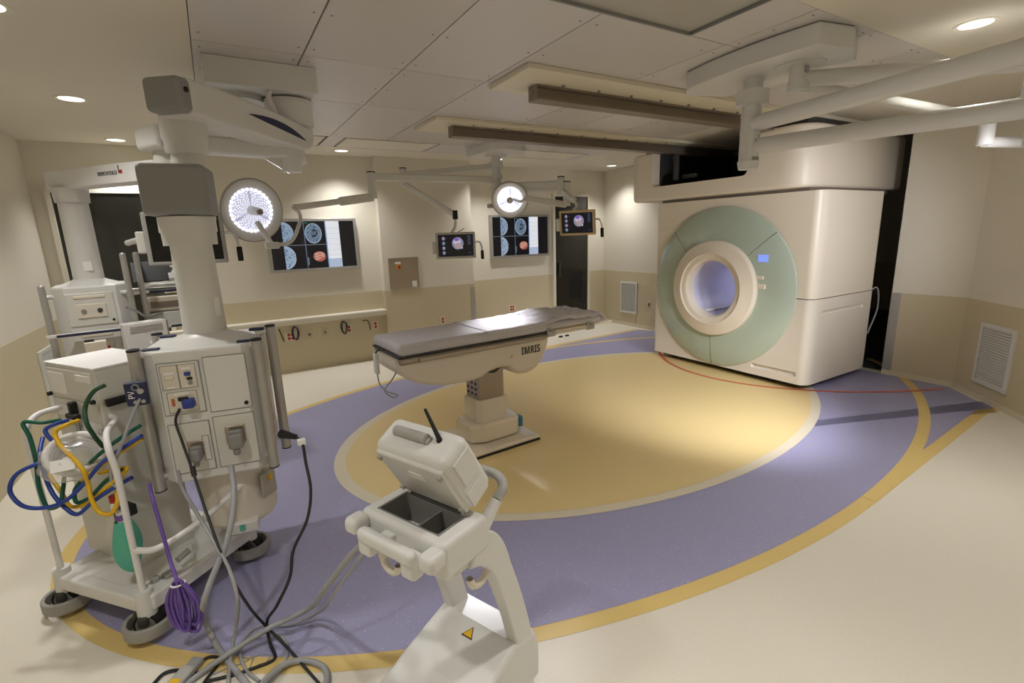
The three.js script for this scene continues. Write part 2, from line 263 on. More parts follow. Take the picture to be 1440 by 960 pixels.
  // ceiling carriage housing above the magnet
  const hs = new THREE.Shape(); { const x0 = 4.95, x1 = 6.85, zl = 4.99, zr = 2.74; hs.moveTo(x0 + 0.22, zr); hs.lineTo(x1, zr + 0.03); hs.lineTo(x1, zl); hs.lineTo(x0 + 0.1, zl); hs.quadraticCurveTo(x0, zl, x0, zl - 0.1); hs.lineTo(x0, zr + 0.22); hs.quadraticCurveTo(x0, zr, x0 + 0.22, zr); }
  let hous = extr(hs, 0.5, 0.045, 3, 12).rotateX(-Math.PI / 2).translate(0, 2.095, 0);
  const inner = bx(1.8, 0.7, 2.1, 5.95, 2.55, -3.86), mouth = rb(0.5, 0.5, 1.33, 0.06, 4.95, 2.47, -3.99), topcut = bx(3, 0.3, 3, 6, 2.80, -3.8);
  part('carriage_housing', toCreasedNormals(sub(hous, inner, mouth, topcut), 0.5), M.cover, m);
  part('carriage_lining', sub(bx(1.78, 0.5, 2.08, 5.95, 2.46, -3.86), bx(1.7, 0.6, 1.95, 5.93, 2.53, -3.86), bx(0.3, 0.6, 1.3, 5.05, 2.5, -3.99)), M.slate, m);
  part('shadow_joint', bx(1.6, 0.05, 1.86, 5.88, 2.03, -3.69), M.rail, m);
  part('trolley_bracket', [rb(0.06, 0.3, 0.05, 0.01, 5.12, 2.44, -4.45), rb(0.03, 0.06, 0.08, 0.01, 5.1, 2.56, -4.45), rb(0.05, 0.05, 0.2, 0.01, 5.2, 2.33, -4.3)], M.slate, m);
  part('cover_screw', cy(0.008, 0.008, 0.01).rotateZ(Math.PI / 2).translate(4.948, 2.2, -2.96), M.slate, m);
}
// ---------- ceiling rails for the magnet ----------
for (const [z, zp0, zp1, lab] of [[-3.14, -3.36, -2.83, 'brown steel ceiling rail on a cream plate, next to the curved white arm mount'], [-4.56, -4.9, -4.36, 'brown steel ceiling rail on a cream plate, above the far surgical light mount']]) {
  const r = thing('ceiling_rail', lab, 'ceiling rail', [0, 0, 0], 0);
  part('mounting_plate', rb(4.6, 0.035, zp1 - zp0, 0.006, 4.17, CEIL - 0.0175, (zp0 + zp1) / 2), M.plate, r);
  const s = shape([[-0.055, 0], [0.055, 0], [0.055, -0.014], [0.012, -0.016], [0.012, -0.085], [0.06, -0.087], [0.06, -0.1], [-0.06, -0.1], [-0.06, -0.087], [-0.012, -0.085], [-0.012, -0.016], [-0.055, -0.014]]);
  part('rail_beam', extr(s, 4.3).rotateY(Math.PI / 2).translate(2.11, CEIL - 0.035, z), M.rail, r);
  part('end_plate', [bx(0.012, 0.1, 0.1, 2.104, CEIL - 0.086, z), cy(0.014, 0.014, 0.01, 0, 0, 0, 12).rotateZ(Math.PI / 2).translate(2.097, CEIL - 0.08, z)], M.rail, r);
  const bolts = []; for (let i = 0; i < 9; i++) for (const dz of [-0.1, 0.1]) bolts.push(cy(0.011, 0.011, 0.012, 2.3 + i * 0.33, CEIL - 0.041, z + dz, 8));
  for (const b of bolts) part('plate_bolt', b, M.midgrey, r);
}
// ---------- screens on the back wall and on arms ----------
function canvasTex(w, h, draw) { const c = document.createElement('canvas'); c.width = w; c.height = h; const x = c.getContext('2d'); draw(x, w, h); const t = new THREE.CanvasTexture(c); t.colorSpace = THREE.SRGBColorSpace; return t; }
function brain(x, cx, cy_, rx, ry, base, fold, half) {
  x.save(); x.beginPath(); if (half) { x.rect(cx - (half < 0 ? 0 : rx), cy_ - ry, rx, ry * 2); x.clip(); }
  x.fillStyle = base; x.beginPath(); x.ellipse(cx, cy_, rx, ry, 0, 0, 7); x.fill();
  x.strokeStyle = fold; let s = 3; const r = () => { s = (s * 48271) % 2147483647; return s / 2147483647; };
  for (let i = 0; i < 46; i++) { const a = r() * 6.28, d = 0.3 + 0.6 * r(), px = cx + Math.cos(a) * rx * d, py = cy_ + Math.sin(a) * ry * d; x.lineWidth = 1 + r() * 3; x.beginPath(); x.moveTo(px, py); x.quadraticCurveTo(px + (r() - 0.5) * rx * 0.5, py + (r() - 0.5) * ry * 0.5, px + (r() - 0.5) * rx * 0.4, py + (r() - 0.5) * ry * 0.4); x.stroke(); }
  x.lineWidth = 4; x.strokeStyle = '#c8d8e8'; x.beginPath(); x.ellipse(cx, cy_, rx, ry, 0, 0, 7); x.stroke(); x.restore();
}
const tvTex = canvasTex(768, 432, (x, w, h) => {
  x.fillStyle = '#0c0b12'; x.fillRect(0, 0, w, h);
  brain(x, 110, 105, 96, 100, '#8a9fb6', '#2a3c55', -1); brain(x, 110, 325, 96, 104, '#97abc0', '#2a3c55', -1);
  brain(x, 385, 110, 74, 90, '#71869c', '#141c2b'); x.fillStyle = '#10131c'; x.beginPath(); x.ellipse(392, 110, 30, 36, 0.4, 0, 7); x.fill(); x.strokeStyle = '#a9c0d6'; x.lineWidth = 4; for (let i = 0; i < 4; i++) { x.beginPath(); x.moveTo(372 + i * 12, 90); x.lineTo(366 + i * 13, 128); x.stroke(); }
  x.fillStyle = '#b06050'; x.beginPath(); x.ellipse(420, 325, 58, 48, 0, 0, 7); x.fill(); x.strokeStyle = '#e0c0b4'; x.lineWidth = 5; for (let i = 0; i < 16; i++) { x.beginPath(); x.arc(385 + (i % 6) * 14, 300 + Math.floor(i / 6) * 22, 8, i, i + 4); x.stroke(); }
  x.fillStyle = '#5c7896'; x.fillRect(300, 0, 7, h); x.fillStyle = '#8a96a4'; x.fillRect(0, 212, 500, 4); x.fillRect(312, 330, 8, 70);
  x.fillStyle = '#2fae8a'; x.fillRect(310, 12, 34, 4);
  x.fillStyle = '#7f9cc8'; x.fillRect(495, 0, 10, h); x.fillStyle = '#eef0f4'; x.fillRect(505, 0, 124, h);
  x.fillStyle = '#c8cfdc'; for (let i = 0; i < 16; i++) x.fillRect(505, 60 + i * 17, 124, i % 3 ? 2 : 4); x.fillStyle = '#b8c6dc'; x.fillRect(505, 350, 124, 82); x.fillStyle = '#90a4c4'; for (let i = 0; i < 5; i++) x.fillRect(505, 356 + i * 15, 124, 3);
});
const screenMat = (t, i) => new THREE.MeshStandardMaterial({ color: 0x0a0a0a, emissive: 0xffffff, emissiveMap: t, emissiveIntensity: i, roughness: 0.25 });
const tvMat = screenMat(tvTex, 0.85);
function wallScreen(x0, x1, y0, y1, z, lab) {
  const w = x1 - x0, h = y1 - y0, t = thing('wall_screen', lab, 'screen', [(x0 + x1) / 2, (y0 + y1) / 2, z], 0);
  part('bezel', sub(rb(w + 0.07, h + 0.07, 0.07, 0.006, 0, 0, 0.035), bx(w, h, 0.04, 0, 0, 0.068)), M.alu, t);
  part('screen', bx(w, h, 0.006, 0, 0, 0.053), tvMat, t);
  const l = new THREE.RectAreaLight(new THREE.Color(0.7, 0.8, 1), 0.35, w, h); l.position.set(0, 0, 0.075); l.rotation.y = Math.PI; t.add(l);
  return t;
}
wallScreen(0.62, 1.645, 1.345, 1.935, -6.878, 'wall screen with brain scans partly behind the surgical lamp and above the ledge');
wallScreen(3.89, 4.97, 1.35, 1.965, -7.118, 'wall screen with brain scans beside the glazed door, behind the far surgical lamp');
// stainless cabinet, outlets and vents on the walls
{ const s = thing('wall_cabinet', 'stainless steel wall panel with red emergency knob and small label', 'panel', [2.27, 1.205, -6.757]);
  part('steel_door', rb(0.43, 0.43, 0.02, 0.004, 0, 0, 0.01), M.steel, s); part('knob_plate', cy(0.032, 0.032, 0.006, 0, 0, 0, 24).rotateX(Math.PI / 2).translate(-0.075, 0.09, 0.023), M.yellow, s);
  part('red_knob', cy(0.02, 0.02, 0.03, 0, 0, 0, 20).rotateX(Math.PI / 2).translate(-0.075, 0.09, 0.035), M.red2, s); part('name_plate', bx(0.08, 0.03, 0.003, -0.085, 0.145, 0.0215), M.label, s); part('label_sticker', bx(0.07, 0.085, 0.003, 0.14, -0.16, 0.0215), M.label, s); }
function outlet(p, axis, n, lab, grp) {
  const o = thing('wall_outlet', lab, 'outlet', [p.x, p.y, p.z], axis === 'x' ? -Math.PI / 2 : axis === 'x+' ? Math.PI / 2 : 0, grp);
  part('cover_plate', rb(0.075 * Math.max(1, n / 2), 0.115, 0.008, 0.003, 0, 0, 0.004), M.ring, o);
  for (let i = 0; i < n; i++) part('socket', rb(0.032, 0.034, 0.012, 0.006, (n > 2 ? (i % 2 ? 0.022 : -0.022) : 0), (Math.floor(i / (n > 2 ? 2 : 1)) ? -0.024 : 0.024), 0.008), M.red2, o);
}
outlet(atZ(622.5, 450, -6.756), 'z', 2, 'double red wall socket low on the pier under the steel panel', null);
outlet(atZ(720, 433, -7.116), 'z', 4, 'quad red wall socket under the wall screen by the glazed door', null);
outlet(atZ(409, 473, -6.876), 'z', 4, 'quad red wall socket under the ledge nearest the equipment boom', null);
outlet(atZ(491, 462, -6.876), 'z', 2, 'double red wall socket in the middle below the ledge', null);
outlet(atZ(528, 457, -6.876), 'z', 2, 'double red wall socket below the ledge beside the pier', null);
{ const o = thing('wall_outlet', 'small grey data socket between the wall vent and the scanner', 'outlet', atX(913, 428, 6.296).toArray(), -Math.PI / 2); part('cover_plate', rb(0.075, 0.115, 0.008, 0.003, 0, 0, 0.004), M.ring, o); part('socket', rb(0.03, 0.06, 0.012, 0.005, 0, 0, 0.008), M.slate, o); }
for (const [px, py, lab] of [[435, 470, 'round grey gas outlet under the ledge next to the quad socket'], [457, 467, 'small double data socket in the middle of the ledge wall']]) { const p = atZ(px, py, -6.876); const o = thing('gas_outlet', lab, 'outlet', p.toArray()); part('cover_plate', rb(0.08, 0.11, 0.008, 0.003, 0, 0, 0.004), M.tan, o); part('socket', cy(0.02, 0.02, 0.02, 0, 0, 0, 16).rotateX(Math.PI / 2).translate(0, 0, 0.012), M.midgrey, o); }
for (const [px, py, lab] of [[415, 468, 'blue cable loop hanging under the ledge by the quad socket'], [483.5, 460, 'blue cable loop hanging under the middle of the ledge']]) { const c = atZ(px, py, -6.85); const pts = []; for (let i = 0; i < 14; i++) { const a = i / 14 * 6.283; pts.push(V(c.x + 0.035 * Math.cos(a), c.y + 0.085 * Math.sin(a), c.z + 0.01 * Math.sin(a * 2))); } solo('cable_loop', [tube(pts, 0.006, 48, true, 6), tube(pts.map(p => p.clone().add(V(0.01, -0.008, 0.012))), 0.006, 48, true, 6)], M.navy, lab, 'cable'); }
{ const c = atZ(516, 452, -6.84); solo('hook_cable', tube([V(c.x - 0.06, c.y + 0.02, c.z), V(c.x, c.y + 0.02, c.z + 0.01), V(c.x + 0.03, c.y - 0.03, c.z), V(c.x + 0.035, c.y - 0.12, c.z)], 0.007, 24), M.slate, 'grey cable hanging from a hook under the ledge near the pier', 'cable'); }
{ const c = atZ(396, 472, -6.85); solo('hook_cable', tube([V(c.x - 0.02, c.y + 0.09, c.z), V(c.x + 0.0, c.y, c.z), V(c.x + 0.02, c.y - 0.08, c.z)], 0.007, 24), M.slate, 'grey cable hanging under the ledge behind the boom rail', 'cable'); }
function vent(name, lab, pos, turn, w, h, slats, tilt) {
  const v = thing(name, lab, 'vent', pos, turn);
  part('frame', sub(rb(w, h, 0.022, 0.004, 0, 0, 0.011), bx(w - 0.07, h - 0.07, 0.05, 0, 0, 0.012)), M.white, v);
  part('backing', bx(w - 0.06, h - 0.06, 0.004, 0, 0, 0.003), M.midgrey, v);
  for (let i = 0; i < slats; i++) { const g = bx(w - 0.072, 0.003, 0.022).rotateX(0.75).translate(0, -h / 2 + 0.042 + (h - 0.084) * i / (slats - 1), 0.012); part('slat', g, M.white, v); }
}
vent('wall_vent', 'white louvred wall vent on the slanted wall', [6.038, 0.449, -1.458], -Math.PI * 0.75, 0.45, 0.58, 21);
vent('wall_vent', 'white louvred wall vent on the right wall beside the scanner', [6.296, 0.512, -6.43], -Math.PI / 2, 0.42, 0.56, 20);
vent('wall_vent', 'white louvred wall vent low on the left wall behind the box', [-1.496, 0.51, -6.15], Math.PI / 2, 0.45, 0.55, 24);

// ---------- far ceiling mount with two surgical lamps and two monitors ----------
const HUB = V(3.12, 0, -5.5);
{
  const m = thing('ceiling_mount', 'white ceiling mount block with drop tube between the far surgical lamps', 'ceiling mount', [HUB.x, 0, HUB.z]);
  const s = new THREE.Shape(); s.moveTo(-0.2, -0.34); s.quadraticCurveTo(0, -0.42, 0.2, -0.34); s.lineTo(0.24, 0.3); s.quadraticCurveTo(0, 0.4, -0.24, 0.3); s.closePath();
  part('mount_block', extr(s, 0.09, 0.008).rotateX(-Math.PI / 2).translate(0, 2.657, 0), M.white, m);
  part('flange', cy(0.13, 0.12, 0.03, 0, 2.635, 0), M.white, m);
  part('drop_tube', [cy(0.055, 0.055, 0.62, 0, 2.33, 0), cy(0.085, 0.085, 0.07, 0, 2.53, 0), cy(0.07, 0.07, 0.05, 0, 2.39, 0), cy(0.07, 0.07, 0.05, 0, 2.25, 0)], M.white, m);
  part('end_cap', rb(0.2, 0.05, 0.09, 0.015, -0.03, 2.045, 0), M.grey, m);
}
function joint(p, h, r = 0.035) { return cy(r, r, h, p.x, p.y, p.z, 20); }
const lensTex = canvasTex(256, 256, (x, w, h) => {
  x.fillStyle = '#d9d9ea'; x.fillRect(0, 0, w, h);
  for (let r = 10; r < 128; r += 9) for (let k = 0; k < 60; k++) { const a = k / 60 * 6.2832, on = ((k * 7 + r * 3) % 11) / 11; x.fillStyle = on > 0.55 ? '#ffffff' : on > 0.3 ? '#c6c6dc' : '#9a9ab8'; x.beginPath(); x.arc(128, 128, r, a, a + 0.085); x.lineTo(128 + (r + 7) * Math.cos(a + 0.085), 128 + (r + 7) * Math.sin(a + 0.085)); x.arc(128, 128, r + 7, a + 0.085, a, true); x.closePath(); x.fill(); }
  x.fillStyle = 'rgba(120,120,150,0.6)'; for (const a of [0.4, 2.5, 4.6]) { x.beginPath(); x.moveTo(128, 128); x.arc(128, 128, 128, a, a + 0.16); x.closePath(); x.fill(); }
});
const lensMat = (i) => new THREE.MeshStandardMaterial({ color: 0x777788, emissive: 0xffffff, emissiveMap: lensTex, emissiveIntensity: i, roughness: 0.2 });
function lampHead(t, c, n, r, I, handle) {      // c centre, n facing direction
  const g = new THREE.Group(); g.name = 'lamp_head'; t.add(g); g.position.copy(c); g.quaternion.setFromUnitVectors(V(0, 0, 1), n.clone().normalize());
  const toZ = q => q.rotateX(Math.PI / 2);
  part('housing', toZ(lathe([[0, -0.13], [r * 0.35, -0.125], [r * 0.75, -0.09], [r * 0.96, -0.04], [r, 0], [r * 0.985, 0.012], [r * 0.9, 0.004], [r * 0.72, -0.012], [r * 0.7, -0.03]], 64)), M.white, g);
  part('rim', new THREE.TorusGeometry(r * 0.995, 0.011, 10, 72), M.grey, g);
  const lens = toZ(lathe([[0, -0.018], [r * 0.5, -0.02], [r * 0.7, -0.03]], 64)); { const p = lens.attributes.position, uv = lens.attributes.uv; for (let i = 0; i < p.count; i++) uv.setXY(i, 0.5 + p.getX(i) / (1.4 * r), 0.5 + p.getY(i) / (1.4 * r)); }
  part('lens', lens, lensMat(I), g);
  const leds = []; for (let i = 0; i < 30; i++) { const a = i / 30 * Math.PI * 2; const q = new THREE.SphereGeometry(r * 0.045, 10, 8); q.translate(Math.cos(a) * r * 0.67, Math.sin(a) * r * 0.67, -0.016); leds.push(q); }
  part('led_ring', leds, M.ledGlow, g).userData.kind = 'stuff';
  part('sterile_handle', toZ(cy(handle ? 0.03 : 0.022, handle ? 0.042 : 0.03, handle ? 0.15 : 0.05, 0, handle ? 0.06 : 0.01, 0, 24)), M.white, g);
  if (handle) part('handle_tip', toZ(cy(0.021, 0.021, 0.006, 0, 0.137, 0, 20)), M.rail, g); else part('handle_tip', new THREE.TorusGeometry(0.03, 0.008, 8, 24).translate(0, 0, 0.02), M.grey, g);
  return g;
}
{ // lamp left of the hub
  const c = atD(355, 296, 4.4), n = ray(355, 296).negate().normalize().addScaledVector(camR, 0.72).addScaledVector(upV, -0.12).normalize();
  const t = thing('surgical_lamp', 'round lit surgical lamp with white handle in front of the left wall screen', 'surgical lamp');
  const e1 = atD(522, 249, 5.35), e2 = V(e1.x, e1.y - 0.21, e1.z), e3 = atD(412, 292, 4.75), y0 = e1.y;
  part('upper_arm', [beam(V(HUB.x, y0, HUB.z), e1, 0.06, 0.085, 0.02)], M.offwhite, t);
  part('elbow', [joint(V(e1.x, e1.y - 0.09, e1.z), 0.27, 0.045)], M.offwhite, t); part('elbow_cap', cy(0.046, 0.046, 0.012, e1.x, e1.y + 0.051, e1.z, 20), M.rubber, t);
  part('spring_arm', [beam(e2, e2.clone().lerp(e3, 0.45), 0.06, 0.09, 0.02), beam(e2.clone().lerp(e3, 0.4), e3, 0.045, 0.06, 0.015)], M.offwhite, t);
  const k = atD(383, 345, 4.42), k2 = atD(420, 318, 4.5);
  part('yoke', [tube([e3, atD(420, 298, 4.72), k2, atD(408, 340, 4.46), k], 0.017, 40), rb(0.12, 0.06, 0.06, 0.015, k.x, k.y, k.z)], M.offwhite, t);
  part('pivot', rod(k, c.clone().addScaledVector(n, -0.06).lerp(k, 0.35), 0.025), M.offwhite, t);
  lampHead(t, c, n, 0.272, 1.0, true);
  const sp = new THREE.SpotLight(SURG.color, 6, 0, 0.5, 0.9, 2); sp.position.copy(c).addScaledVector(n, 0.17); sp.castShadow = true; sp.shadow.radius = 8; t.add(sp); sp.target.position.copy(c).addScaledVector(n, 2); t.add(sp.target);
}
{ // lamp at the hub
  const c = atD(717, 281, 5.95), aim = V(2.0, 0.97, -3.5), n = aim.clone().sub(c).normalize().addScaledVector(ray(717, 281).negate().normalize(), 0.5).normalize();
  const t = thing('surgical_lamp', 'brightly lit round surgical lamp hanging beside the far ceiling mount', 'surgical lamp');
  const e1 = atD(797, 263, 5.75), e2 = V(e1.x, e1.y - 0.2, e1.z), e3 = atD(738, 279, 5.8);
  part('upper_arm', beam(V(HUB.x, e1.y + 0.03, HUB.z), e1, 0.06, 0.085, 0.02), M.offwhite, t);
  part('elbow', joint(V(e1.x, e1.y - 0.08, e1.z), 0.27, 0.045), M.offwhite, t); part('elbow_cap', cy(0.046, 0.046, 0.012, e1.x, e1.y + 0.061, e1.z, 20), M.rubber, t);
  part('spring_arm', [beam(e2, e3, 0.05, 0.075, 0.018)], M.offwhite, t);
  part('yoke', tube([e3, atD(733, 283, 5.85), c.clone().addScaledVector(n, -0.1)], 0.018, 24), M.offwhite, t);
  lampHead(t, c, n, 0.215, 1.6, false);
  const sp = new THREE.SpotLight(SURG.color, 90, 0, 0.125, 1, 2); sp.position.copy(c).addScaledVector(n, 0.06); sp.castShadow = true; sp.shadow.radius = 8; t.add(sp); sp.target.position.copy(aim); t.add(sp.target);
}
const monTex = canvasTex(512, 320, (x, w, h) => {
  x.fillStyle = '#0b0a12'; x.fillRect(0, 0, w, h);
  x.fillStyle = '#8c8ca8'; x.beginPath(); x.ellipse(285, 130, 84, 90, 0, 0, 7); x.fill(); x.fillStyle = '#c8bcd2'; x.beginPath(); x.ellipse(275, 105, 55, 45, 0, 0, 7); x.fill(); x.fillStyle = '#7c5cc0'; x.beginPath(); x.ellipse(270, 75, 36, 22, 0, 0, 7); x.fill();
  x.fillStyle = '#b29a9a'; x.beginPath(); x.ellipse(290, 165, 50, 40, 0, 0, 7); x.fill(); x.fillStyle = '#f0f0f8'; x.fillRect(335, 190, 18, 18);
  for (let i = 0; i < 4; i++) { x.fillStyle = i % 2 ? '#8090a8' : '#9c90b0'; x.beginPath(); x.ellipse(80, 55 + i * 70, 22, 25, 0, 0, 7); x.fill(); x.fillStyle = '#40405c'; x.fillRect(112, 50 + i * 70, 40, 4); }
  x.fillStyle = '#5c6a90'; for (let i = 0; i < 5; i++) x.fillRect(430, 25 + i * 28, 44, 10); x.fillRect(440, 270, 30, 8);
});
const monMat = screenMat(monTex, 0.8);
function monitorHead(t, c, n, w, h, mat, frame = M.alu) {
  const g = new THREE.Group(); g.name = 'display'; t.add(g); g.position.copy(c); const z = n.clone().normalize(), xA = V(0, 1, 0).cross(z).normalize(), yA = z.clone().cross(xA); g.quaternion.setFromRotationMatrix(new THREE.Matrix4().makeBasis(xA, yA, z));
  part('bezel', sub(rb(w + 0.05, h + 0.05, 0.05, 0.012), bx(w, h, 0.02, 0, 0, 0.022)), frame, g);
  part('screen', bx(w, h, 0.006, 0, 0, 0.014), mat, g);
  part('back_bracket', rb(0.14, 0.2, 0.06, 0.02, 0, 0, -0.05), M.offwhite, g);
  part('side_clamp', rb(0.05, 0.14, 0.05, 0.012, -w / 2 - 0.045, -0.02, -0.01), M.offwhite, g);
  part('grip_arm', tube([V(w / 2 + 0.02, 0.03, 0), V(w / 2 + 0.07, 0.03, 0.01), V(w / 2 + 0.095, -0.02, 0.01), V(w / 2 + 0.1, -0.06, 0.01)], 0.01, 20), M.white, g);
  part('grip', rb(0.035, 0.1, 0.03, 0.008, w / 2 + 0.1, -0.115, 0.01), M.rubber, g);
  return g;
}
{ const c = atD(641, 345, 5.6), t = thing('arm_monitor', 'small monitor with a brain image hanging above the steel wall panel', 'monitor');
  const j1 = atD(567, 246, 5.75), j2 = V(j1.x, j1.y - 0.1, j1.z), j3 = atD(640, 302, 5.62);
  part('upper_arm', beam(V(HUB.x, j1.y + 0.1, HUB.z), j1, 0.055, 0.07, 0.02), M.offwhite, t); part('elbow', joint(V(j1.x, j1.y - 0.03, j1.z), 0.2, 0.04), M.offwhite, t); part('elbow_cap', cy(0.041, 0.041, 0.012, j1.x, j1.y + 0.075, j1.z, 20), M.rubber, t);
  part('spring_arm', beam(j2, j3, 0.05, 0.065, 0.018), M.offwhite, t); part('wrist', [joint(j3, 0.1, 0.03)], M.rubber, t);
  part('hanger', tube([j3, atD(640, 318, 5.62), atD(634, 330, 5.62), c.clone().add(V(-0.03, 0.02, -0.05))], 0.016, 24), M.offwhite, t);
  part('antenna_wire', tube([atD(642, 328, 5.6), atD(648, 324, 5.58), atD(653, 321, 5.58)], 0.004, 10), M.rubber, t);
  monitorHead(t, c, ray(641, 345).negate().add(V(-0.05, 0, 0.25)), 0.40, 0.245, monMat); }
{ const c = atD(812, 313, 5.5), t = thing('arm_monitor', 'small tilted monitor with a brain image in front of the glazed door', 'monitor');
  const j1 = atD(789, 258, 5.75), j2 = V(j1.x, j1.y - 0.08, j1.z), j3 = atD(809, 283, 5.55);
  part('upper_arm', beam(V(HUB.x, j1.y + 0.02, HUB.z), j1, 0.055, 0.075, 0.02), M.offwhite, t); part('elbow', joint(V(j1.x, j1.y - 0.03, j1.z), 0.2, 0.04), M.offwhite, t); part('elbow_cap', cy(0.041, 0.041, 0.012, j1.x, j1.y + 0.075, j1.z, 20), M.rubber, t);
  part('spring_arm', beam(j2, j3, 0.05, 0.065, 0.018), M.offwhite, t);
  part('hanger', tube([j3, atD(811, 290, 5.5), atD(805, 300, 5.52), c.clone().add(V(-0.02, 0.02, -0.06))], 0.016, 24), M.offwhite, t);
  monitorHead(t, c, ray(812, 313).negate().addScaledVector(camR, -0.3).add(V(0, -0.15, 0)), 0.36, 0.225, monMat, std(0xc8b48a, 0.5)); }
{ // third monitor, seen past the boom column, screen dark
  const D = 3.25, c = atD(262, 335, D), t = thing('arm_monitor', 'grey framed dark monitor behind the equipment boom column', 'monitor');
  const g = monitorHead(t, c, ray(262, 335).negate().add(V(0, 0.02, 0)), 0.40, 0.29, std(0x0e0f10, 0.2), M.grey);
  part('support_arm', tube([c.clone().add(V(-0.1, -0.02, -0.06)), atD(196, 338, D + 0.05), atD(182, 341, D + 0.15), atD(182, 341, D + 0.6)], 0.02, 24), M.white, t);
}
// ---------- right ceiling mount with long arms ----------
{
  const t = thing('ceiling_boom', 'curved white ceiling mount with long tubular arms reaching past the scanner', 'ceiling boom');
  const s = new THREE.Shape(); s.moveTo(2.93, 1.62); s.quadraticCurveTo(2.86, 2.08, 2.98, 2.52); s.lineTo(3.1, 2.62); s.lineTo(3.4, 2.52); s.quadraticCurveTo(3.5, 2.08, 3.4, 1.66); s.lineTo(3.18, 1.57); s.closePath();   // (x, -z)
  part('mount_block', extr(s, 0.1, 0.006, 2, 12).rotateX(-Math.PI / 2).translate(0, 2.642, 0), M.white, t); part('mount_plate', extr(s, 0.012).rotateX(-Math.PI / 2).translate(0, 2.742, 0), M.midgrey, t);
  const c1 = V(3.19, 0, -2.16), c2 = V(3.19, 0, -1.86);
  part('flange', [cy(0.14, 0.14, 0.012, c2.x, 2.635, c2.z)], M.offwhite, t);
  part('column', [cy(0.06, 0.06, 0.1, c1.x, 2.6, c1.z), cy(0.1, 0.1, 0.09, c1.x, 2.52, c1.z), cy(0.062, 0.062, 0.36, c1.x, 2.3, c1.z), cy(0.066, 0.066, 0.008, c1.x, 2.41, c1.z), cy(0.066, 0.066, 0.008, c1.x, 2.3, c1.z), cy(0.07, 0.06, 0.05, c1.x, 2.1, c1.z)], M.white, t);
  part('brake_window', [bx(0.06, 0.02, 0.006, c1.x - 0.01, 2.14, c1.z + 0.06), rb(0.02, 0.035, 0.006, 0.003, c1.x - 0.02, 2.24, c1.z + 0.061)], M.midgrey, t);
  part('column', [cy(0.055, 0.055, 0.15, c2.x, 2.58, c2.z), cy(0.06, 0.06, 0.05, c2.x, 2.52, c2.z)], M.white, t); part('brake_window', rb(0.04, 0.04, 0.006, 0.003, c2.x - 0.02, 2.6, c2.z + 0.054), M.grey, t);
  const go = (a, px, py, Y, k = 1.12) => { const b = atY(px, py, Y); return b.clone().sub(a).multiplyScalar(k).add(a); };
  const a1 = V(c1.x, 2.36, c1.z), b1 = go(a1, 1440, 72, 2.36, 1.05), a2 = V(c1.x, 2.22, c1.z), b2 = go(a2, 1440, 152, 2.22, 1.05), a3 = V(c2.x, 2.56, c2.z), b3 = go(a3, 1440, 88, 2.5, 1.05);
  part('arm_tube', rod(a1, b1, 0.05, 0.052, 24), M.white, t); part('arm_tube', rod(a2, b2, 0.05, 0.052, 24), M.white, t); part('arm_tube', rod(a3, b3, 0.045, 0.047, 24), M.white, t);
  const e = atY(1390, 168, 2.34), e0 = V(c1.x, 2.34, c1.z + 0.02); part('arm_tube', rod(V(c2.x, 2.53, c2.z), V(e.x, 2.34, e.z), 0.035, 0.035, 20), M.offwhite, t);
  part('elbow', [joint(V(e.x, 2.28, e.z), 0.2, 0.045)], M.white, t); part('elbow_cap', cy(0.046, 0.046, 0.012, e.x, 2.386, e.z, 20), M.rubber, t);
  part('arm_tube', rod(V(e.x, 2.2, e.z), atY(1440, 200, 2.2).sub(V(e.x, 2.2, e.z)).multiplyScalar(1.6).add(V(e.x, 2.2, e.z)), 0.035, 0.035, 20), M.white, t);
}
{ // lamp carried by the long upper arm, just past the frame, lighting the floor before the scanner
  const t = thing('surgical_lamp', 'round surgical lamp on the long tubular arm beyond the slanted wall corner', 'surgical lamp');
  const a = V(3.19, 2.36, -2.16), b = atY(1440, 72, 2.36), e = b.clone().sub(a).multiplyScalar(1.05).add(a), c = V(e.x + 0.25, 1.95, e.z + 0.2), aim = V(4.0, 0.0, -3.2), n = aim.clone().sub(c).normalize();
  part('elbow', joint(V(e.x, 2.3, e.z), 0.26, 0.05), M.white, t); part('yoke', tube([V(e.x, 2.2, e.z), V(e.x + 0.1, 2.15, e.z + 0.08), V(c.x + 0.02, c.y + 0.15, c.z + 0.05), c.clone().addScaledVector(n, -0.11)], 0.02, 30), M.white, t);
  lampHead(t, c, n, 0.272, 1.2, true);
  const sp = new THREE.SpotLight(SURG.color, 36, 0, 0.5, 1, 2); sp.position.copy(c).addScaledVector(n, 0.17); sp.castShadow = true; sp.shadow.radius = 8; t.add(sp); sp.target.position.copy(aim); t.add(sp.target);

}
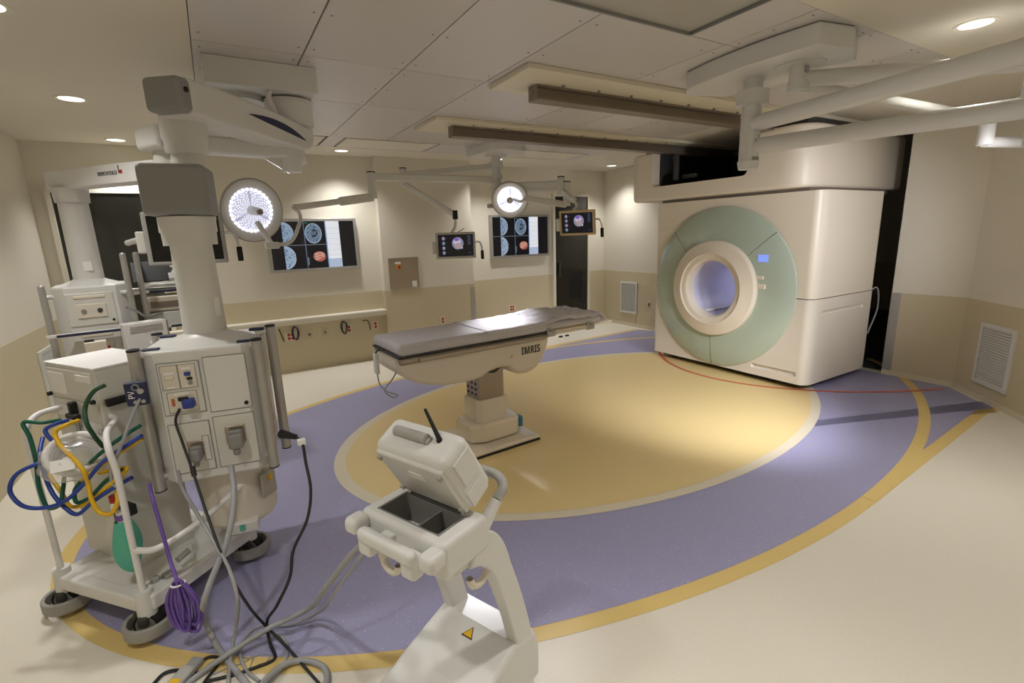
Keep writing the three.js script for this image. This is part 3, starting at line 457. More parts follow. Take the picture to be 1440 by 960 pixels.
{ // second lamp past the frame, on the lower arm, turned to the scanner
  const t = thing('surgical_lamp', 'round surgical lamp on the lower tubular arm turned towards the scanner', 'surgical lamp');
  const a = V(3.19, 2.22, -2.16), b = atY(1440, 152, 2.22), e = b.clone().sub(a).multiplyScalar(1.05).add(a), c = V(e.x + 0.35, 1.9, e.z + 0.35), aim = V(5.3, 1.5, -2.9), n = aim.clone().sub(c).normalize();
  part('elbow', joint(V(e.x, 2.16, e.z), 0.24, 0.05), M.white, t); part('yoke', tube([V(e.x, 2.06, e.z), V(e.x + 0.1, 2.0, e.z + 0.12), V(c.x - 0.08, c.y + 0.03, c.z + 0.06), c.clone().addScaledVector(n, -0.11)], 0.02, 30), M.white, t);
  lampHead(t, c, n, 0.272, 1.2, true);
  const sp = new THREE.SpotLight(SURG.color, 14, 0, 0.62, 1, 2); sp.position.copy(c).addScaledVector(n, 0.17); sp.castShadow = true; sp.shadow.radius = 8; t.add(sp); sp.target.position.copy(aim); t.add(sp.target);
}
// ---------- left ceiling mount, two equipment booms ----------
const CABT = THREE.MathUtils.degToRad(-9.6);
const bc = V(-0.085, 0, -2.83);
function chamferBox(w, h, d, c, bev = 0.012) { const a = w / 2, b = d / 2; return extr(shape([[-a + c, -b], [a - c, -b], [a, -b + c], [a, b - c], [a - c, b], [-a + c, b], [-a, b - c], [-a, -b + c]]), h - 2 * bev, bev, 2).rotateX(-Math.PI / 2).translate(0, bev, 0); }   // base at y=0
function boomCabinet(t, y0, y1, w, d) {
  const h = y1 - y0, body = part('cabinet', chamferBox(w, h, d, 0.055).translate(0, y0, 0), M.white, t);
  const dome = lathe([[0.082, 0.075], [0.1, 0.045], [0.14, 0.028], [0.2, 0.012], [0.235, 0]], 32); dome.scale(w / 0.5, 1, d / 0.46).translate(0, y1 - 0.002, 0); part('cabinet_top', dome, M.white, t);
  return body;
}
{
  const t = thing('ceiling_mount', 'white box ceiling mount carrying both equipment booms', 'ceiling mount', [0.4, 0, -3.75]);
  part('mount_block', rb(0.62, 0.15, 0.5, 0.006, 0, CEIL - 0.075, 0), M.white, t);
  part('bearing_disc', [cy(0.15, 0.15, 0.03, -0.12, 2.59, -0.05, 40), cy(0.15, 0.15, 0.012, 0.16, 2.585, 0.02, 40)], M.white, t);
  part('bearing_drum', [cy(0.145, 0.14, 0.15, 0.16, 2.51, 0.02, 40), cy(0.15, 0.15, 0.01, 0.16, 2.575, 0.02, 40)], M.white, t);
  part('cable_wrap', tube([V(0.03, 2.6, 0.2), V(0.02, 2.55, 0.23), V(0.04, 2.5, 0.22), V(0.05, 2.43, 0.2)], 0.016, 24), M.tubeWhite, t);
  part('drop_tube', [cy(0.065, 0.065, 0.1, 0.12, 2.27, 0.12, 28), cy(0.07, 0.06, 0.08, 0.12, 2.18, 0.12, 28)], M.white, t);
}
{ // front boom
  const t = thing('equipment_boom', 'large grey-white equipment boom with wide column, sockets and vertical rails', 'equipment boom', [0, 0, 0]);
  const p0 = V(0.54, 2.37, -3.68), p1 = V(-0.035, 2.37, -2.95), dir = p1.clone().sub(p0).normalize();
  const s = new THREE.Shape(); s.moveTo(-0.12, 0.04); s.quadraticCurveTo(-0.13, -0.06, 0, -0.07); s.lineTo(0.75, -0.065); s.lineTo(0.96, -0.06); s.lineTo(0.96, 0.06); s.lineTo(0.75, 0.068); s.quadraticCurveTo(0.3, 0.07, -0.12, 0.04);
  const side = extr(s, 0.15, 0.02, 3).translate(0, 0, -0.075); const ang = Math.atan2(-dir.z, dir.x);
  part('upper_arm', side.clone().rotateY(ang).translate(p0.x, p0.y, p0.z), M.white, t);
  part('arm_end_cap', rb(0.09, 0.15, 0.185, 0.025, 1.0, 0, 0).rotateY(ang).translate(p0.x, p0.y, p0.z), M.cap, t);
  part('cap_lock', cy(0.012, 0.012, 0.01, 0, 0, 0, 12).rotateX(Math.PI / 2).translate(1.0, 0.02, -0.094).rotateY(ang).translate(p0.x, p0.y, p0.z), M.rubber, t);
  const lf = new THREE.Shape(); lf.moveTo(-0.02, -0.03); lf.quadraticCurveTo(0.22, 0.07, 0.56, 0.012); lf.quadraticCurveTo(0.26, -0.01, -0.02, -0.03);
  part('blue_stripe', extr(lf, 0.004).translate(0, 0, -0.099).rotateY(ang).translate(p0.x, p0.y, p0.z), M.navy, t);
  part('rear_pivot', cy(0.075, 0.08, 0.14, p0.x, 2.27, p0.z, 28), M.white, t);
  const u = atD(262, 203, 2.47), cx = u.x, cz = u.z;
  part('bearing_collar', lathe([[0.1, 2.32], [0.103, 2.22], [0.095, 2.2], [0.095, 2.15], [0.08, 2.14]], 40).translate(cx, 0, cz), M.white, t);
  part('upper_column', cy(0.076, 0.08, 0.36, cx, 2.0, cz, 36), M.white, t);
  // brake housing and lower column, offset from the upper bearing
  const lx = bc.x, lz = bc.z;
  part('brake_cover', rb(0.265, 0.225, 0.24, 0.025, 0, 0, 0).rotateY(CABT).translate(lx - 0.01, 1.94, lz), M.cap, t);
  part('column_collar', [cy(0.118, 0.118, 0.07, lx, 1.79, lz, 36), cy(0.113, 0.111, 0.06, lx, 1.725, lz, 36)], M.white, t);
  part('lower_column', cy(0.086, 0.094, 0.5, lx, 1.49, lz, 36), M.white, t);
  part('rating_plate', bx(0.03, 0.09, 0.004).rotateY(0.8).translate(lx + 0.066, 1.4, lz + 0.066), M.label, t);
  const g = new THREE.Group(); g.name = 'service_head'; g.position.set(lx, 0, lz); g.rotation.y = CABT; t.add(g);
  boomCabinet(g, 0.6, 1.235, 0.45, 0.44);
  const F = 0.234;
  const pan = (x0, x1, y0, y1, nm = 'front_panel', m = M.offwhite, th = 0.006) => { if (nm === 'front_panel') part('panel_gap', bx(x1 - x0 + 0.006, y1 - y0 + 0.006, 0.004, (x0 + x1) / 2, (y0 + y1) / 2, F), M.midgrey, g); else part('plate_gap', bx(x1 - x0 + 0.004, y1 - y0 + 0.004, 0.012, (x0 + x1) / 2, (y0 + y1) / 2, F + 0.001), M.midgrey, g); return part(nm, rb(x1 - x0, y1 - y0, th * 2, 0.004, (x0 + x1) / 2, (y0 + y1) / 2, F, 2), m, g); };
  pan(-0.165, -0.005, 0.94, 1.18); pan(0.015, 0.185, 0.93, 1.19, 'front_panel', M.white, 0.007); pan(-0.165, -0.005, 0.65, 0.89); pan(0.015, 0.185, 0.65, 0.9);
  pan(-0.155, -0.09, 1.06, 1.17, 'socket_plate', M.coverB, 0.009); pan(-0.085, -0.02, 1.06, 1.17, 'socket_plate', M.coverB, 0.009); pan(-0.145, -0.03, 0.95, 1.045, 'socket_plate', M.coverB, 0.009);
  part('port', rb(0.035, 0.014, 0.012, 0.004, -0.123, 1.115, F + 0.01), M.cover, g); part('label_strip', [bx(0.035, 0.012, 0.003, -0.123, 1.135, F + 0.0105), bx(0.035, 0.012, 0.003, -0.053, 1.152, F + 0.0105), bx(0.06, 0.01, 0.003, -0.088, 1.034, F + 0.0105), bx(0.03, 0.008, 0.003, -0.123, 1.07, F + 0.0105), bx(0.03, 0.008, 0.003, -0.053, 1.07, F + 0.0105)], M.label, g);
  part('blue_port', rb(0.024, 0.018, 0.016, 0.005, -0.052, 1.127, F + 0.012), M.bluePlug, g); part('black_port', rb(0.022, 0.012, 0.014, 0.004, -0.046, 1.104, F + 0.01), M.black, g); part('round_port', cy(0.009, 0.009, 0.012, 0, 0, 0, 14).rotateX(Math.PI / 2).translate(-0.046, 1.083, F + 0.01), M.midgrey, g);
  part('vga_port', rb(0.04, 0.018, 0.014, 0.004, -0.085, 1.012, F + 0.01), M.black, g); part('tan_port', rb(0.012, 0.035, 0.012, 0.004, -0.125, 1.0, F + 0.01), M.orange, g); part('switch', rb(0.01, 0.03, 0.01, 0.003, -0.042, 0.985, F + 0.01), M.grey, g);
  part('blue_plug', rb(0.045, 0.04, 0.05, 0.008, -0.062, 0.993, F + 0.03), M.bluePlug, g);
  part('panel_lock', cy(0.009, 0.009, 0.01, 0, 0, 0, 16).rotateX(Math.PI / 2).translate(0.165, 0.955, F + 0.01), M.rubber, g);
  for (const [x, y, s] of [[-0.07, 0.745, 0.8], [0.1, 0.785, 1]]) { part('socket_frame', rb(0.085 * s, 0.09 * s, 0.014, 0.004, x, y + 0.02, F + 0.006), M.steel, g); part('grey_plug', [rb(0.062 * s, 0.075 * s, 0.06, 0.014, x + 0.002, y, F + 0.04), rb(0.066 * s, 0.03 * s, 0.03, 0.01, x + 0.002, y + 0.035 * s, F + 0.03), rb(0.03 * s, 0.04 * s, 0.03, 0.01, x, y - 0.05 * s, F + 0.045)], M.midgrey, g); }
  pan(-0.04, -0.015, 0.7, 0.82, 'socket_plate', M.white, 0.009);
  // right side with red sockets
  part('side_panel', rb(0.012, 0.56, 0.3, 0.004, 0.236, 0.93, 0), M.white, g); for (let i = 0; i < 3; i++) part('orange_socket', rb(0.008, 0.048, 0.045, 0.004, 0.243, 0.86 - i * 0.065, 0.06), i < 2 ? M.orange : M.red2, g); part('side_lock', cy(0.008, 0.008, 0.01, 0, 0, 0, 12).rotateZ(Math.PI / 2).translate(0.243, 1.0, 0.1), M.rubber, g);
  // vertical rails on brackets
  for (const [x, z, y0, y1] of [[-0.25, 0.2, 0.575, 1.245], [0.24, 0.21, 0.6, 1.245], [0.285, -0.02, 0.6, 1.27], [-0.26, -0.2, 0.58, 1.25]]) { part('vertical_rail', cy(0.5, 0.5, y1 - y0, 0, 0, 0, 28).scale(0.048, 1, 0.06).translate(x, (y0 + y1) / 2, z), M.alu, g); part('rail_cap', cy(0.5, 0.5, 0.008, 0, 0, 0, 28).scale(0.049, 1, 0.061).translate(x, y1 + 0.003, z), M.rubber, g); part('rail_foot', cy(0.5, 0.5, 0.006, 0, 0, 0, 28).scale(0.049, 1, 0.061).translate(x, y0 - 0.003, z), M.rubber, g); part('rail_bracket', rod(V(x * 0.75, y1 - 0.03, z * 0.75), V(x, y1 - 0.02, z), 0.016), M.white, g); part('rail_bracket', rod(V(x * 0.75, y0 + 0.06, z * 0.75), V(x, y0 + 0.06, z), 0.016), M.white, g); part('bracket_cover', rb(0.07, 0.014, 0.035, 0.006, x * 0.78, y1 - 0.008, z * 0.82), M.navy, g); }
  part('lower_drum', [cy(0.175, 0.175, 0.3, 0.03, 0.45, 0, 40), cy(0.165, 0.16, 0.03, 0.03, 0.29, 0, 40)], M.coverB, g);
  part('drum_label', [rb(0.1, 0.13, 0.012, 0.01).rotateY(0.95).translate(0.19, 0.47, 0.12)], M.alu, g); part('valve_knob', [rb(0.02, 0.035, 0.01, 0.004).rotateY(0.95).translate(0.2, 0.5, 0.12)], M.yellow, g);
  part('lower_box', rb(0.13, 0.06, 0.1, 0.008, 0.06, 0.285, 0.15), M.white, g); part('teal_tag', bx(0.025, 0.03, 0.004, 0.055, 0.29, 0.203), M.teal, g);
}
{ // rear boom
  const A = atY(400, 216, 2.27), B = atY(225, 200, 2.27), t = thing('equipment_boom', 'white rear equipment boom with logo arm standing before the glazed door', 'equipment boom');
  part('upper_arm', beam(V(0.52, 2.27, -3.63), B, 0.12, 0.1, 0.02), M.white, t); part('gusset', [extr(shape([[0, 0], [0.18, 0], [0, -0.12]]), 0.05).translate(0, 0, -0.025).rotateY(Math.PI - 0.2).translate(0.5, 2.25, -3.63)], M.white, t);
  part('knuckle', [rb(0.2, 0.13, 0.22, 0.03, 0, 0, 0).rotateY(0.6).translate(B.x + 0.02, 2.285, B.z)], M.white, t); part('knuckle_drum', cy(0.075, 0.08, 0.1, B.x + 0.03, 2.18, B.z - 0.02, 30), M.offwhite, t);
  const c = V(-0.735, 0, -4.28), s = V(B.x + 0.05, 2.125, B.z - 0.02), e = V(c.x, 2.125, c.z), d = e.clone().sub(s).normalize(), e2 = e.clone().addScaledVector(d, 0.12);
  part('logo_arm', beam(s.clone().addScaledVector(d, -0.06), e2, 0.13, 0.115, 0.01), M.tubeWhite, t);
  { const mid = s.clone().lerp(e, 0.5), q = Math.atan2(-(-d.z), -d.x) , side = V(-d.z, 0, d.x); const nrm = side.z > 0 ? side : side.negate(); const ry = Math.atan2(nrm.x, nrm.z);
    part('arm_lettering', text('BERCHTOLD', 0.022, 0.002, font).rotateY(ry).translate(mid.x + nrm.x * 0.066, 2.13, mid.z + nrm.z * 0.066), M.slate, t);
    const lx2 = V(Math.cos(ry), 0, -Math.sin(ry)); const mk = mid.clone().addScaledVector(nrm, 0.066).addScaledVector(lx2, 0.115);
    part('arm_logo', bx(0.02, 0.02, 0.003).rotateY(ry).translate(mk.x, 2.133, mk.z), M.red2, t); part('logo_bar', bx(0.005, 0.045, 0.003).rotateY(ry).translate(mk.x - lx2.x * 0.016, 2.148, mk.z - lx2.z * 0.016), M.slate, t); }
  part('column', [cy(0.095, 0.09, 0.09, c.x, 2.03, c.z, 32), cy(0.078, 0.082, 0.52, c.x, 1.74, c.z, 32)], M.white, t); part('rating_plate', bx(0.045, 0.06, 0.004, c.x + 0.02, 1.58, c.z + 0.083), M.label, t);
  const g = new THREE.Group(); g.name = 'service_head'; g.position.set(c.x, 0, c.z); g.rotation.y = 0.12; t.add(g);
  boomCabinet(g, 0.62, 1.46, 0.36, 0.34);
  const F = 0.184; for (const y of [1.31, 1.06, 0.84]) { part('front_panel', rb(0.24, 0.21, 0.012, 0.006, -0.01, y, F), M.offwhite, g); part('panel_grip', rb(0.16, 0.02, 0.01, 0.005, -0.01, y + 0.08, F + 0.006), M.cover, g); part('panel_lock', cy(0.008, 0.008, 0.01, 0, 0, 0, 12).rotateX(Math.PI / 2).translate(0.09, y - 0.08, F + 0.006), M.rubber, g); }
  for (const [y, a] of [[1.3, 0], [1.05, 1]]) { part('socket_plate', rb(0.15, 0.09, 0.01, 0.004, -0.01, y, F + 0.008), M.coverB, g); part('socket', cy(0.014, 0.014, 0.01, 0, 0, 0, 14).rotateX(Math.PI / 2).translate(-0.05, y, F + 0.014), M.midgrey, g); part('socket', cy(0.014, 0.014, 0.01, 0, 0, 0, 14).rotateX(Math.PI / 2).translate(0.03, y, F + 0.014), a ? M.red2 : M.slate, g); }
  for (const y of [1.34, 1.22, 1.02, 0.95]) part('red_socket', rb(0.012, 0.045, 0.05, 0.004, 0.195, y, 0.05), M.red2, g); part('side_panel', rb(0.012, 0.28, 0.12, 0.004, 0.189, 1.27, 0.05), M.white, g);
  for (const [x, z, y1] of [[-0.23, 0.14, 1.48], [0.2, 0.19, 1.66], [0.27, 0.05, 1.66]]) { part('vertical_rail', rb(0.035, y1 - 0.6, 0.05, 0.015, x, (y1 + 0.6) / 2, z), M.alu, g); for (const yb of [1.4, 0.9]) part('rail_bracket', rod(V(x * 0.7, yb, z * 0.7), V(x, yb, z), 0.014), M.white, g); }
  part('shelf_rail', [rb(0.46, 0.022, 0.03, 0.006, -0.02, 1.165, 0.235)], M.white, g); part('shelf_stripe', bx(0.40, 0.016, 0.004, -0.0, 1.165, 0.2515), M.navy, g);
}

// ---------- operating table ----------
{
  const t = thing('operating_table', 'operating table with cream boat-shaped body, grey mattress and pedestal', 'operating table', [1.78, 0, -3.46], 0.0628);
  const s = new THREE.Shape(); s.moveTo(-0.79, 0.845); s.bezierCurveTo(-0.77, 0.76, -0.62, 0.685, -0.42, 0.668); s.bezierCurveTo(-0.28, 0.658, -0.2, 0.66, -0.16, 0.675); s.bezierCurveTo(-0.1, 0.72, 0.08, 0.735, 0.12, 0.70); s.bezierCurveTo(0.15, 0.64, 0.2, 0.625, 0.27, 0.628); s.bezierCurveTo(0.38, 0.635, 0.43, 0.74, 0.46, 0.845); s.closePath();
  part('table_body', extr(s, 0.40, 0.045, 4, 24).translate(0, 0, -0.2), M.cover, t);
  part('steel_rim', rb(1.29, 0.055, 0.53, 0.025, -0.175, 0.868, 0), M.steel, t);
  part('accessory_rail', [rb(1.12, 0.028, 0.012, 0.004, -0.12, 0.868, 0.275), rb(1.12, 0.028, 0.012, 0.004, -0.12, 0.868, -0.275)], M.steel, t);
  part('dark_joint', rb(1.3, 0.016, 0.525, 0.006, -0.175, 0.9, 0), M.slate, t);
  part('mattress', rb(1.29, 0.085, 0.54, 0.035, -0.175, 0.945, 0, 4), M.pad, t);
  part('head_board', rb(0.86, 0.022, 0.4, 0.01, 0.86, 0.885, -0.01), M.cover, t);
  part('head_mattress', rb(0.64, 0.075, 0.5, 0.035, 0.77, 0.945, 0, 4), M.pad, t);
  for (const x of [0.5, 0.94]) part('rail_clamp', [rb(0.09, 0.05, 0.03, 0.01, x, 0.885, 0.26), new THREE.TorusGeometry(0.03, 0.006, 8, 20, Math.PI).translate(x - 0.02, 0.9, 0.275)], M.alu, t);
  part('side_bar', rb(0.46, 0.022, 0.014, 0.004, 0.72, 0.882, 0.262), M.cover, t); for (const x of [0.6, 0.67]) part('black_knob', rb(0.035, 0.014, 0.02, 0.006, x, 0.845, 0.265), M.black, t);
  part('lettering', text('IMRIS', 0.062, 0.002, fontB).scale(0.78, 1, 1).translate(0.30, 0.78, 0.2455), M.slate, t);
  const warn = new THREE.Shape(); warn.moveTo(-0.012, 0); warn.lineTo(0.012, 0); warn.lineTo(0, 0.02); warn.closePath();
  for (const [x, y, z] of [[0.11, 0.745, 0.247], [0.06, 0.36, 0.118], [0.095, 0.365, 0.118]]) part('warning_sticker', extr(warn, 0.002).translate(x, y, z), M.yellow, t);
  part('lift_column', rb(0.25, 0.34, 0.21, 0.02, 0.0, 0.55, 0), M.steel, t);
  const holes = []; for (let i = 0; i < 5; i++) for (let j = 0; j < 3; j++) holes.push(rb(0.004, 0.02, 0.028, 0.004, -0.126, 0.44 + i * 0.045, -0.06 + j * 0.06)); part('column_vents', holes, M.slate, t).userData.kind = 'stuff';
  part('column_hose', tube([V(-0.08, 0.69, 0.09), V(-0.05, 0.64, 0.125), V(0.02, 0.625, 0.13), V(0.08, 0.67, 0.125), V(0.12, 0.71, 0.1)], 0.01, 30), M.slate, t);
  part('pedestal_neck', chamferBox(0.275, 0.2, 0.235, 0.03).translate(0.0, 0.2, 0), M.cover, t);
  const bs = new THREE.Shape(); bs.moveTo(-0.2, -0.1); bs.lineTo(-0.11, -0.15); bs.lineTo(0.17, -0.15); bs.quadraticCurveTo(0.23, -0.13, 0.23, 0); bs.quadraticCurveTo(0.23, 0.13, 0.17, 0.15); bs.lineTo(-0.11, 0.15); bs.lineTo(-0.2, 0.1); bs.closePath();
  part('pedestal_block', extr(bs, 0.10, 0.03, 4, 12).rotateX(-Math.PI / 2).translate(0, 0.085, 0), new THREE.MeshPhysicalMaterial({ color: 0xe4d8c2, roughness: 0.25, clearcoat: 0.5 }), t);
  part('blue_bumper', rb(0.05, 0.1, 0.17, 0.02, 0.262, 0.135, 0.05), M.bluePad, t);
  part('base_plate', rb(0.68, 0.034, 0.58, 0.015, 0.0, 0.034, 0), new THREE.MeshPhysicalMaterial({ color: 0xe4d8c2, roughness: 0.25, clearcoat: 0.5 }), t); part('rubber_edge', rb(0.69, 0.017, 0.59, 0.008, 0.0, 0.0095, 0), M.rubber, t);
  part('foot_pedal', rb(0.1, 0.05, 0.08, 0.015, -0.37, 0.07, 0.15), M.black, t);
  // corded hand control at the foot end
  const hc = part('hand_control', rb(0.03, 0.15, 0.05, 0.01, -0.9, 0.83, 0.02), M.white, t); part('control_hook', tube([V(-0.9, 0.9, 0.02), V(-0.89, 0.925, 0.03), V(-0.84, 0.92, 0.05)], 0.006, 12), M.slate, hc);
  part('control_cord', tube([V(-0.9, 0.755, 0.02), V(-0.895, 0.68, 0.04), V(-0.86, 0.63, 0.1), V(-0.8, 0.6, 0.12), V(-0.82, 0.58, 0.1), V(-0.87, 0.63, 0.06), V(-0.82, 0.72, 0.1), V(-0.79, 0.82, 0.16), V(-0.8, 0.87, 0.2)], 0.005, 60), M.cable, t);
}
{ // crumpled sheet on the table
  const nx = 70, nz = 28, pos = [], idx = [], uv = [];
  const c = Math.cos(0.0628), sn = Math.sin(0.0628), n2 = (x, z) => 0.006 * Math.sin(x * 31 + z * 9) * Math.cos(z * 23 - x * 4) + 0.005 * Math.sin(x * 13 - z * 37) + 0.004 * Math.sin(x * 57 + z * 41);
  for (let j = 0; j <= nz; j++) for (let i = 0; i <= nx; i++) {
    const u = i / nx, v = j / nz, x = -0.12 + 1.26 * u, w = 0.275 - 0.03 * Math.max(0, u - 0.75) * 4 * Math.max(0, u - 0.75), z0 = (v * 2 - 1) * (w + 0.03), az = Math.abs(z0), hump = 0.03 * Math.exp(-((u - 0.62) ** 2) / 0.02) + 0.012 * Math.exp(-((u - 0.9) ** 2) / 0.01);
    let y = 0.991 + hump + n2(x, z0) * 0.8 * (0.15 + u), z = z0; if (az > w) { z = Math.sign(z0) * (w + 0.004); y -= (az - w) * 0.9; } if (x > 1.08) y -= (x - 1.08) * 1.2;
    pos.push(1.78 + x * c + z * sn, y, -3.46 - x * sn + z * c); uv.push(u, v);
  }
  for (let j = 0; j < nz; j++) for (let i = 0; i < nx; i++) { const p = j * (nx + 1) + i; idx.push(p, p + nx + 1, p + 1, p + 1, p + nx + 1, p + nx + 2); }
  const g = new THREE.BufferGeometry(); g.setAttribute('position', new THREE.Float32BufferAttribute(pos, 3)); g.setAttribute('uv', new THREE.Float32BufferAttribute(uv, 2)); g.setIndex(idx); g.computeVertexNormals();
  const tex = canvasTex(512, 256, (x, w, h) => { x.fillStyle = '#d3cfd2'; x.fillRect(0, 0, w, h); let q = 5; const r = () => { q = (q * 48271) % 2147483647; return q / 2147483647; }; for (let i = 0; i < 34; i++) { x.fillStyle = ['#8ea2cc', '#7f93bf', '#a9b2cf', '#4c7fb0', '#2f9080'][Math.floor(r() * 4.4)]; x.fillRect(220 + r() * 260, 20 + r() * 220, 6 + r() * 14, 3 + r() * 6); } x.fillStyle = '#2f8f86'; x.fillRect(330, 232, 12, 10); x.fillStyle = '#3f7fc0'; x.fillRect(260, 234, 14, 8); });
  const sm = std(0xffffff, 0.9, 0, { map: tex, side: THREE.DoubleSide }); solo('table_sheet', g, sm, 'crumpled pale printed sheet lying on the operating table', 'sheet');
}
// ---------- monitor cart in front ----------
{
  const t = thing('monitor_cart', 'white wheeled cart with an opened portable device, grey bin and push handle', 'cart', [0.382, 0, -1.313], THREE.MathUtils.degToRad(-67.2));
  // local: +x right, -z back
  part('tray', sub(rb(0.37, 0.12, 0.2, 0.02, 0, 0.80, -0.075), bx(0.275, 0.2, 0.125, 0, 0.84, -0.068)), M.white, t);
  part('tray_bracket', rb(0.33, 0.05, 0.16, 0.015, 0, 0.735, -0.12), M.white, t);
  part('bin', sub(rb(0.275, 0.115, 0.13, 0.008, 0, 0.803, -0.068), rb(0.258, 0.115, 0.113, 0.006, 0, 0.815, -0.068)), M.binGrey, t); part('bin_divider', bx(0.006, 0.09, 0.113, 0.03, 0.80, -0.068), M.binGrey, t);
  // front grip bar with posts
  part('front_bar', [rb(0.24, 0.045, 0.04, 0.018, 0, 0.825, 0.075), rb(0.06, 0.075, 0.05, 0.015, -0.1, 0.79, 0.06), rb(0.06, 0.075, 0.05, 0.015, 0.09, 0.79, 0.06), rb(0.06, 0.055, 0.07, 0.02, -0.165, 0.828, 0.05), rb(0.06, 0.055, 0.07, 0.02, 0.165, 0.828, 0.05), rb(0.05, 0.02, 0.06, 0.008, -0.04, 0.818, 0.045)], M.white, t);
  part('hose_hook', [new THREE.TorusGeometry(0.035, 0.012, 8, 20, Math.PI).rotateZ(Math.PI).translate(-0.03, 0.74, 0.04), rb(0.025, 0.05, 0.025, 0.008, -0.065, 0.76, 0.04)], M.coverB, t);
  // opened device standing on its hinge
  const lid = new THREE.Group(); lid.name = 'portable_device'; t.add(lid); lid.position.set(0, 0.865, -0.135); lid.rotation.x = THREE.MathUtils.degToRad(-60);
  part('device_case', rb(0.31, 0.125, 0.235, 0.03, 0, 0.066, 0.118, 4), M.white, lid);
  part('case_back', rb(0.285, 0.02, 0.205, 0.008, 0, 0.004, 0.112), M.white, lid);
  part('carry_handle', [rod(V(-0.09, 0.07, 0.245), V(0.045, 0.07, 0.245), 0.016), rb(0.02, 0.03, 0.03, 0.008, -0.09, 0.07, 0.232), rb(0.02, 0.03, 0.03, 0.008, 0.045, 0.07, 0.232)], M.grey, lid);
  part('antenna', [rod(V(0.08, 0.085, 0.235), V(0.015, 0.135, 0.30), 0.0075, 0.0045), rod(V(0.085, 0.075, 0.22), V(0.08, 0.085, 0.24), 0.009)], M.rubber, lid);
  part('battery_door', rb(0.008, 0.075, 0.1, 0.003, 0.156, 0.07, 0.155), M.white, lid); part('port_cover', rb(0.01, 0.08, 0.06, 0.003, 0.156, 0.06, 0.05), M.white, lid);
  for (const [x, z] of [[-0.13, 0.03], [0.13, 0.03], [-0.13, 0.19], [0.13, 0.19]]) part('case_foot', cy(0.009, 0.009, 0.008, x, -0.01, z, 12), M.grey, lid);
  part('type_label', bx(0.06, 0.002, 0.03, 0.01, -0.0075, 0.15), M.label, lid); part('hinge', rod(V(-0.11, -0.005, 0), V(0.11, -0.005, 0), 0.007), M.slate, lid);
  // legs and push handle
  for (const s of [-1, 1]) {
    const lg = new THREE.Shape(); lg.moveTo(0.13, 0.80); lg.quadraticCurveTo(0.235, 0.80, 0.28, 0.62); lg.quadraticCurveTo(0.385, 0.35, 0.42, 0.1); lg.lineTo(0.345, 0.1); lg.quadraticCurveTo(0.31, 0.35, 0.215, 0.6); lg.quadraticCurveTo(0.18, 0.7, 0.1, 0.72); lg.closePath();    // (back, y)
    part('leg', extr(lg, 0.035, 0.008, 3, 16).rotateY(Math.PI / 2).translate(s * 0.155 - 0.0175, 0, 0), M.white, t);
    part('handle_arm', [rod(V(s * 0.16, 0.79, -0.15), V(s * 0.17, 0.875, -0.235), 0.024, 0.018), rb(0.035, 0.1, 0.09, 0.015, s * 0.16, 0.785, -0.13)], M.white, t);
    part('cable_hook', new THREE.TorusGeometry(0.045, 0.013, 8, 20, Math.PI).rotateZ(Math.PI).rotateY(Math.PI / 2).translate(s * 0.155, 0.665, -0.15), M.coverB, t);
  }
  part('push_handle', tube([V(0.17, 0.875, -0.235), V(0.17, 0.90, -0.27), V(0.13, 0.915, -0.3), V(0, 0.915, -0.305), V(-0.13, 0.915, -0.3), V(-0.17, 0.90, -0.27), V(-0.17, 0.875, -0.235)], 0.016, 60), M.grey, t);
  // base
  const bp = new THREE.Shape(); bp.moveTo(-0.42, 0.06); bp.lineTo(0.24, 0.06); bp.quadraticCurveTo(0.27, 0.06, 0.27, 0.1); bp.lineTo(0.2, 0.15); bp.quadraticCurveTo(0.0, 0.16, -0.1, 0.21); bp.lineTo(-0.3, 0.26); bp.lineTo(-0.40, 0.24); bp.quadraticCurveTo(-0.43, 0.2, -0.42, 0.06);   // (forward, y)
  part('base_hood', extr(bp, 0.33, 0.02, 3, 16).rotateY(-Math.PI / 2).translate(0.165, 0, 0), M.white, t);
  const wt = new THREE.Shape(); wt.moveTo(-0.02, -0.012); wt.lineTo(0.02, -0.012); wt.lineTo(0, 0.022); wt.closePath();
  part('triangle_border', extr(wt, 0.002).scale(1.25, 1.25, 1).rotateX(-Math.PI / 2 + 0.245).translate(0.0, 0.2685, -0.25), M.black, t); part('warning_triangle', extr(wt, 0.002).rotateX(-Math.PI / 2 + 0.245).translate(0.0, 0.2695, -0.25), M.yellow, t);
  for (const [x, z] of [[-0.15, -0.36], [0.15, -0.36], [-0.15, 0.2], [0.15, 0.2]]) part('caster', [cy(0.045, 0.045, 0.03, 0, 0, 0, 20).rotateZ(Math.PI / 2).translate(x, 0.0455, z), rb(0.05, 0.04, 0.05, 0.01, x, 0.075, z)], M.rubber, t);
}
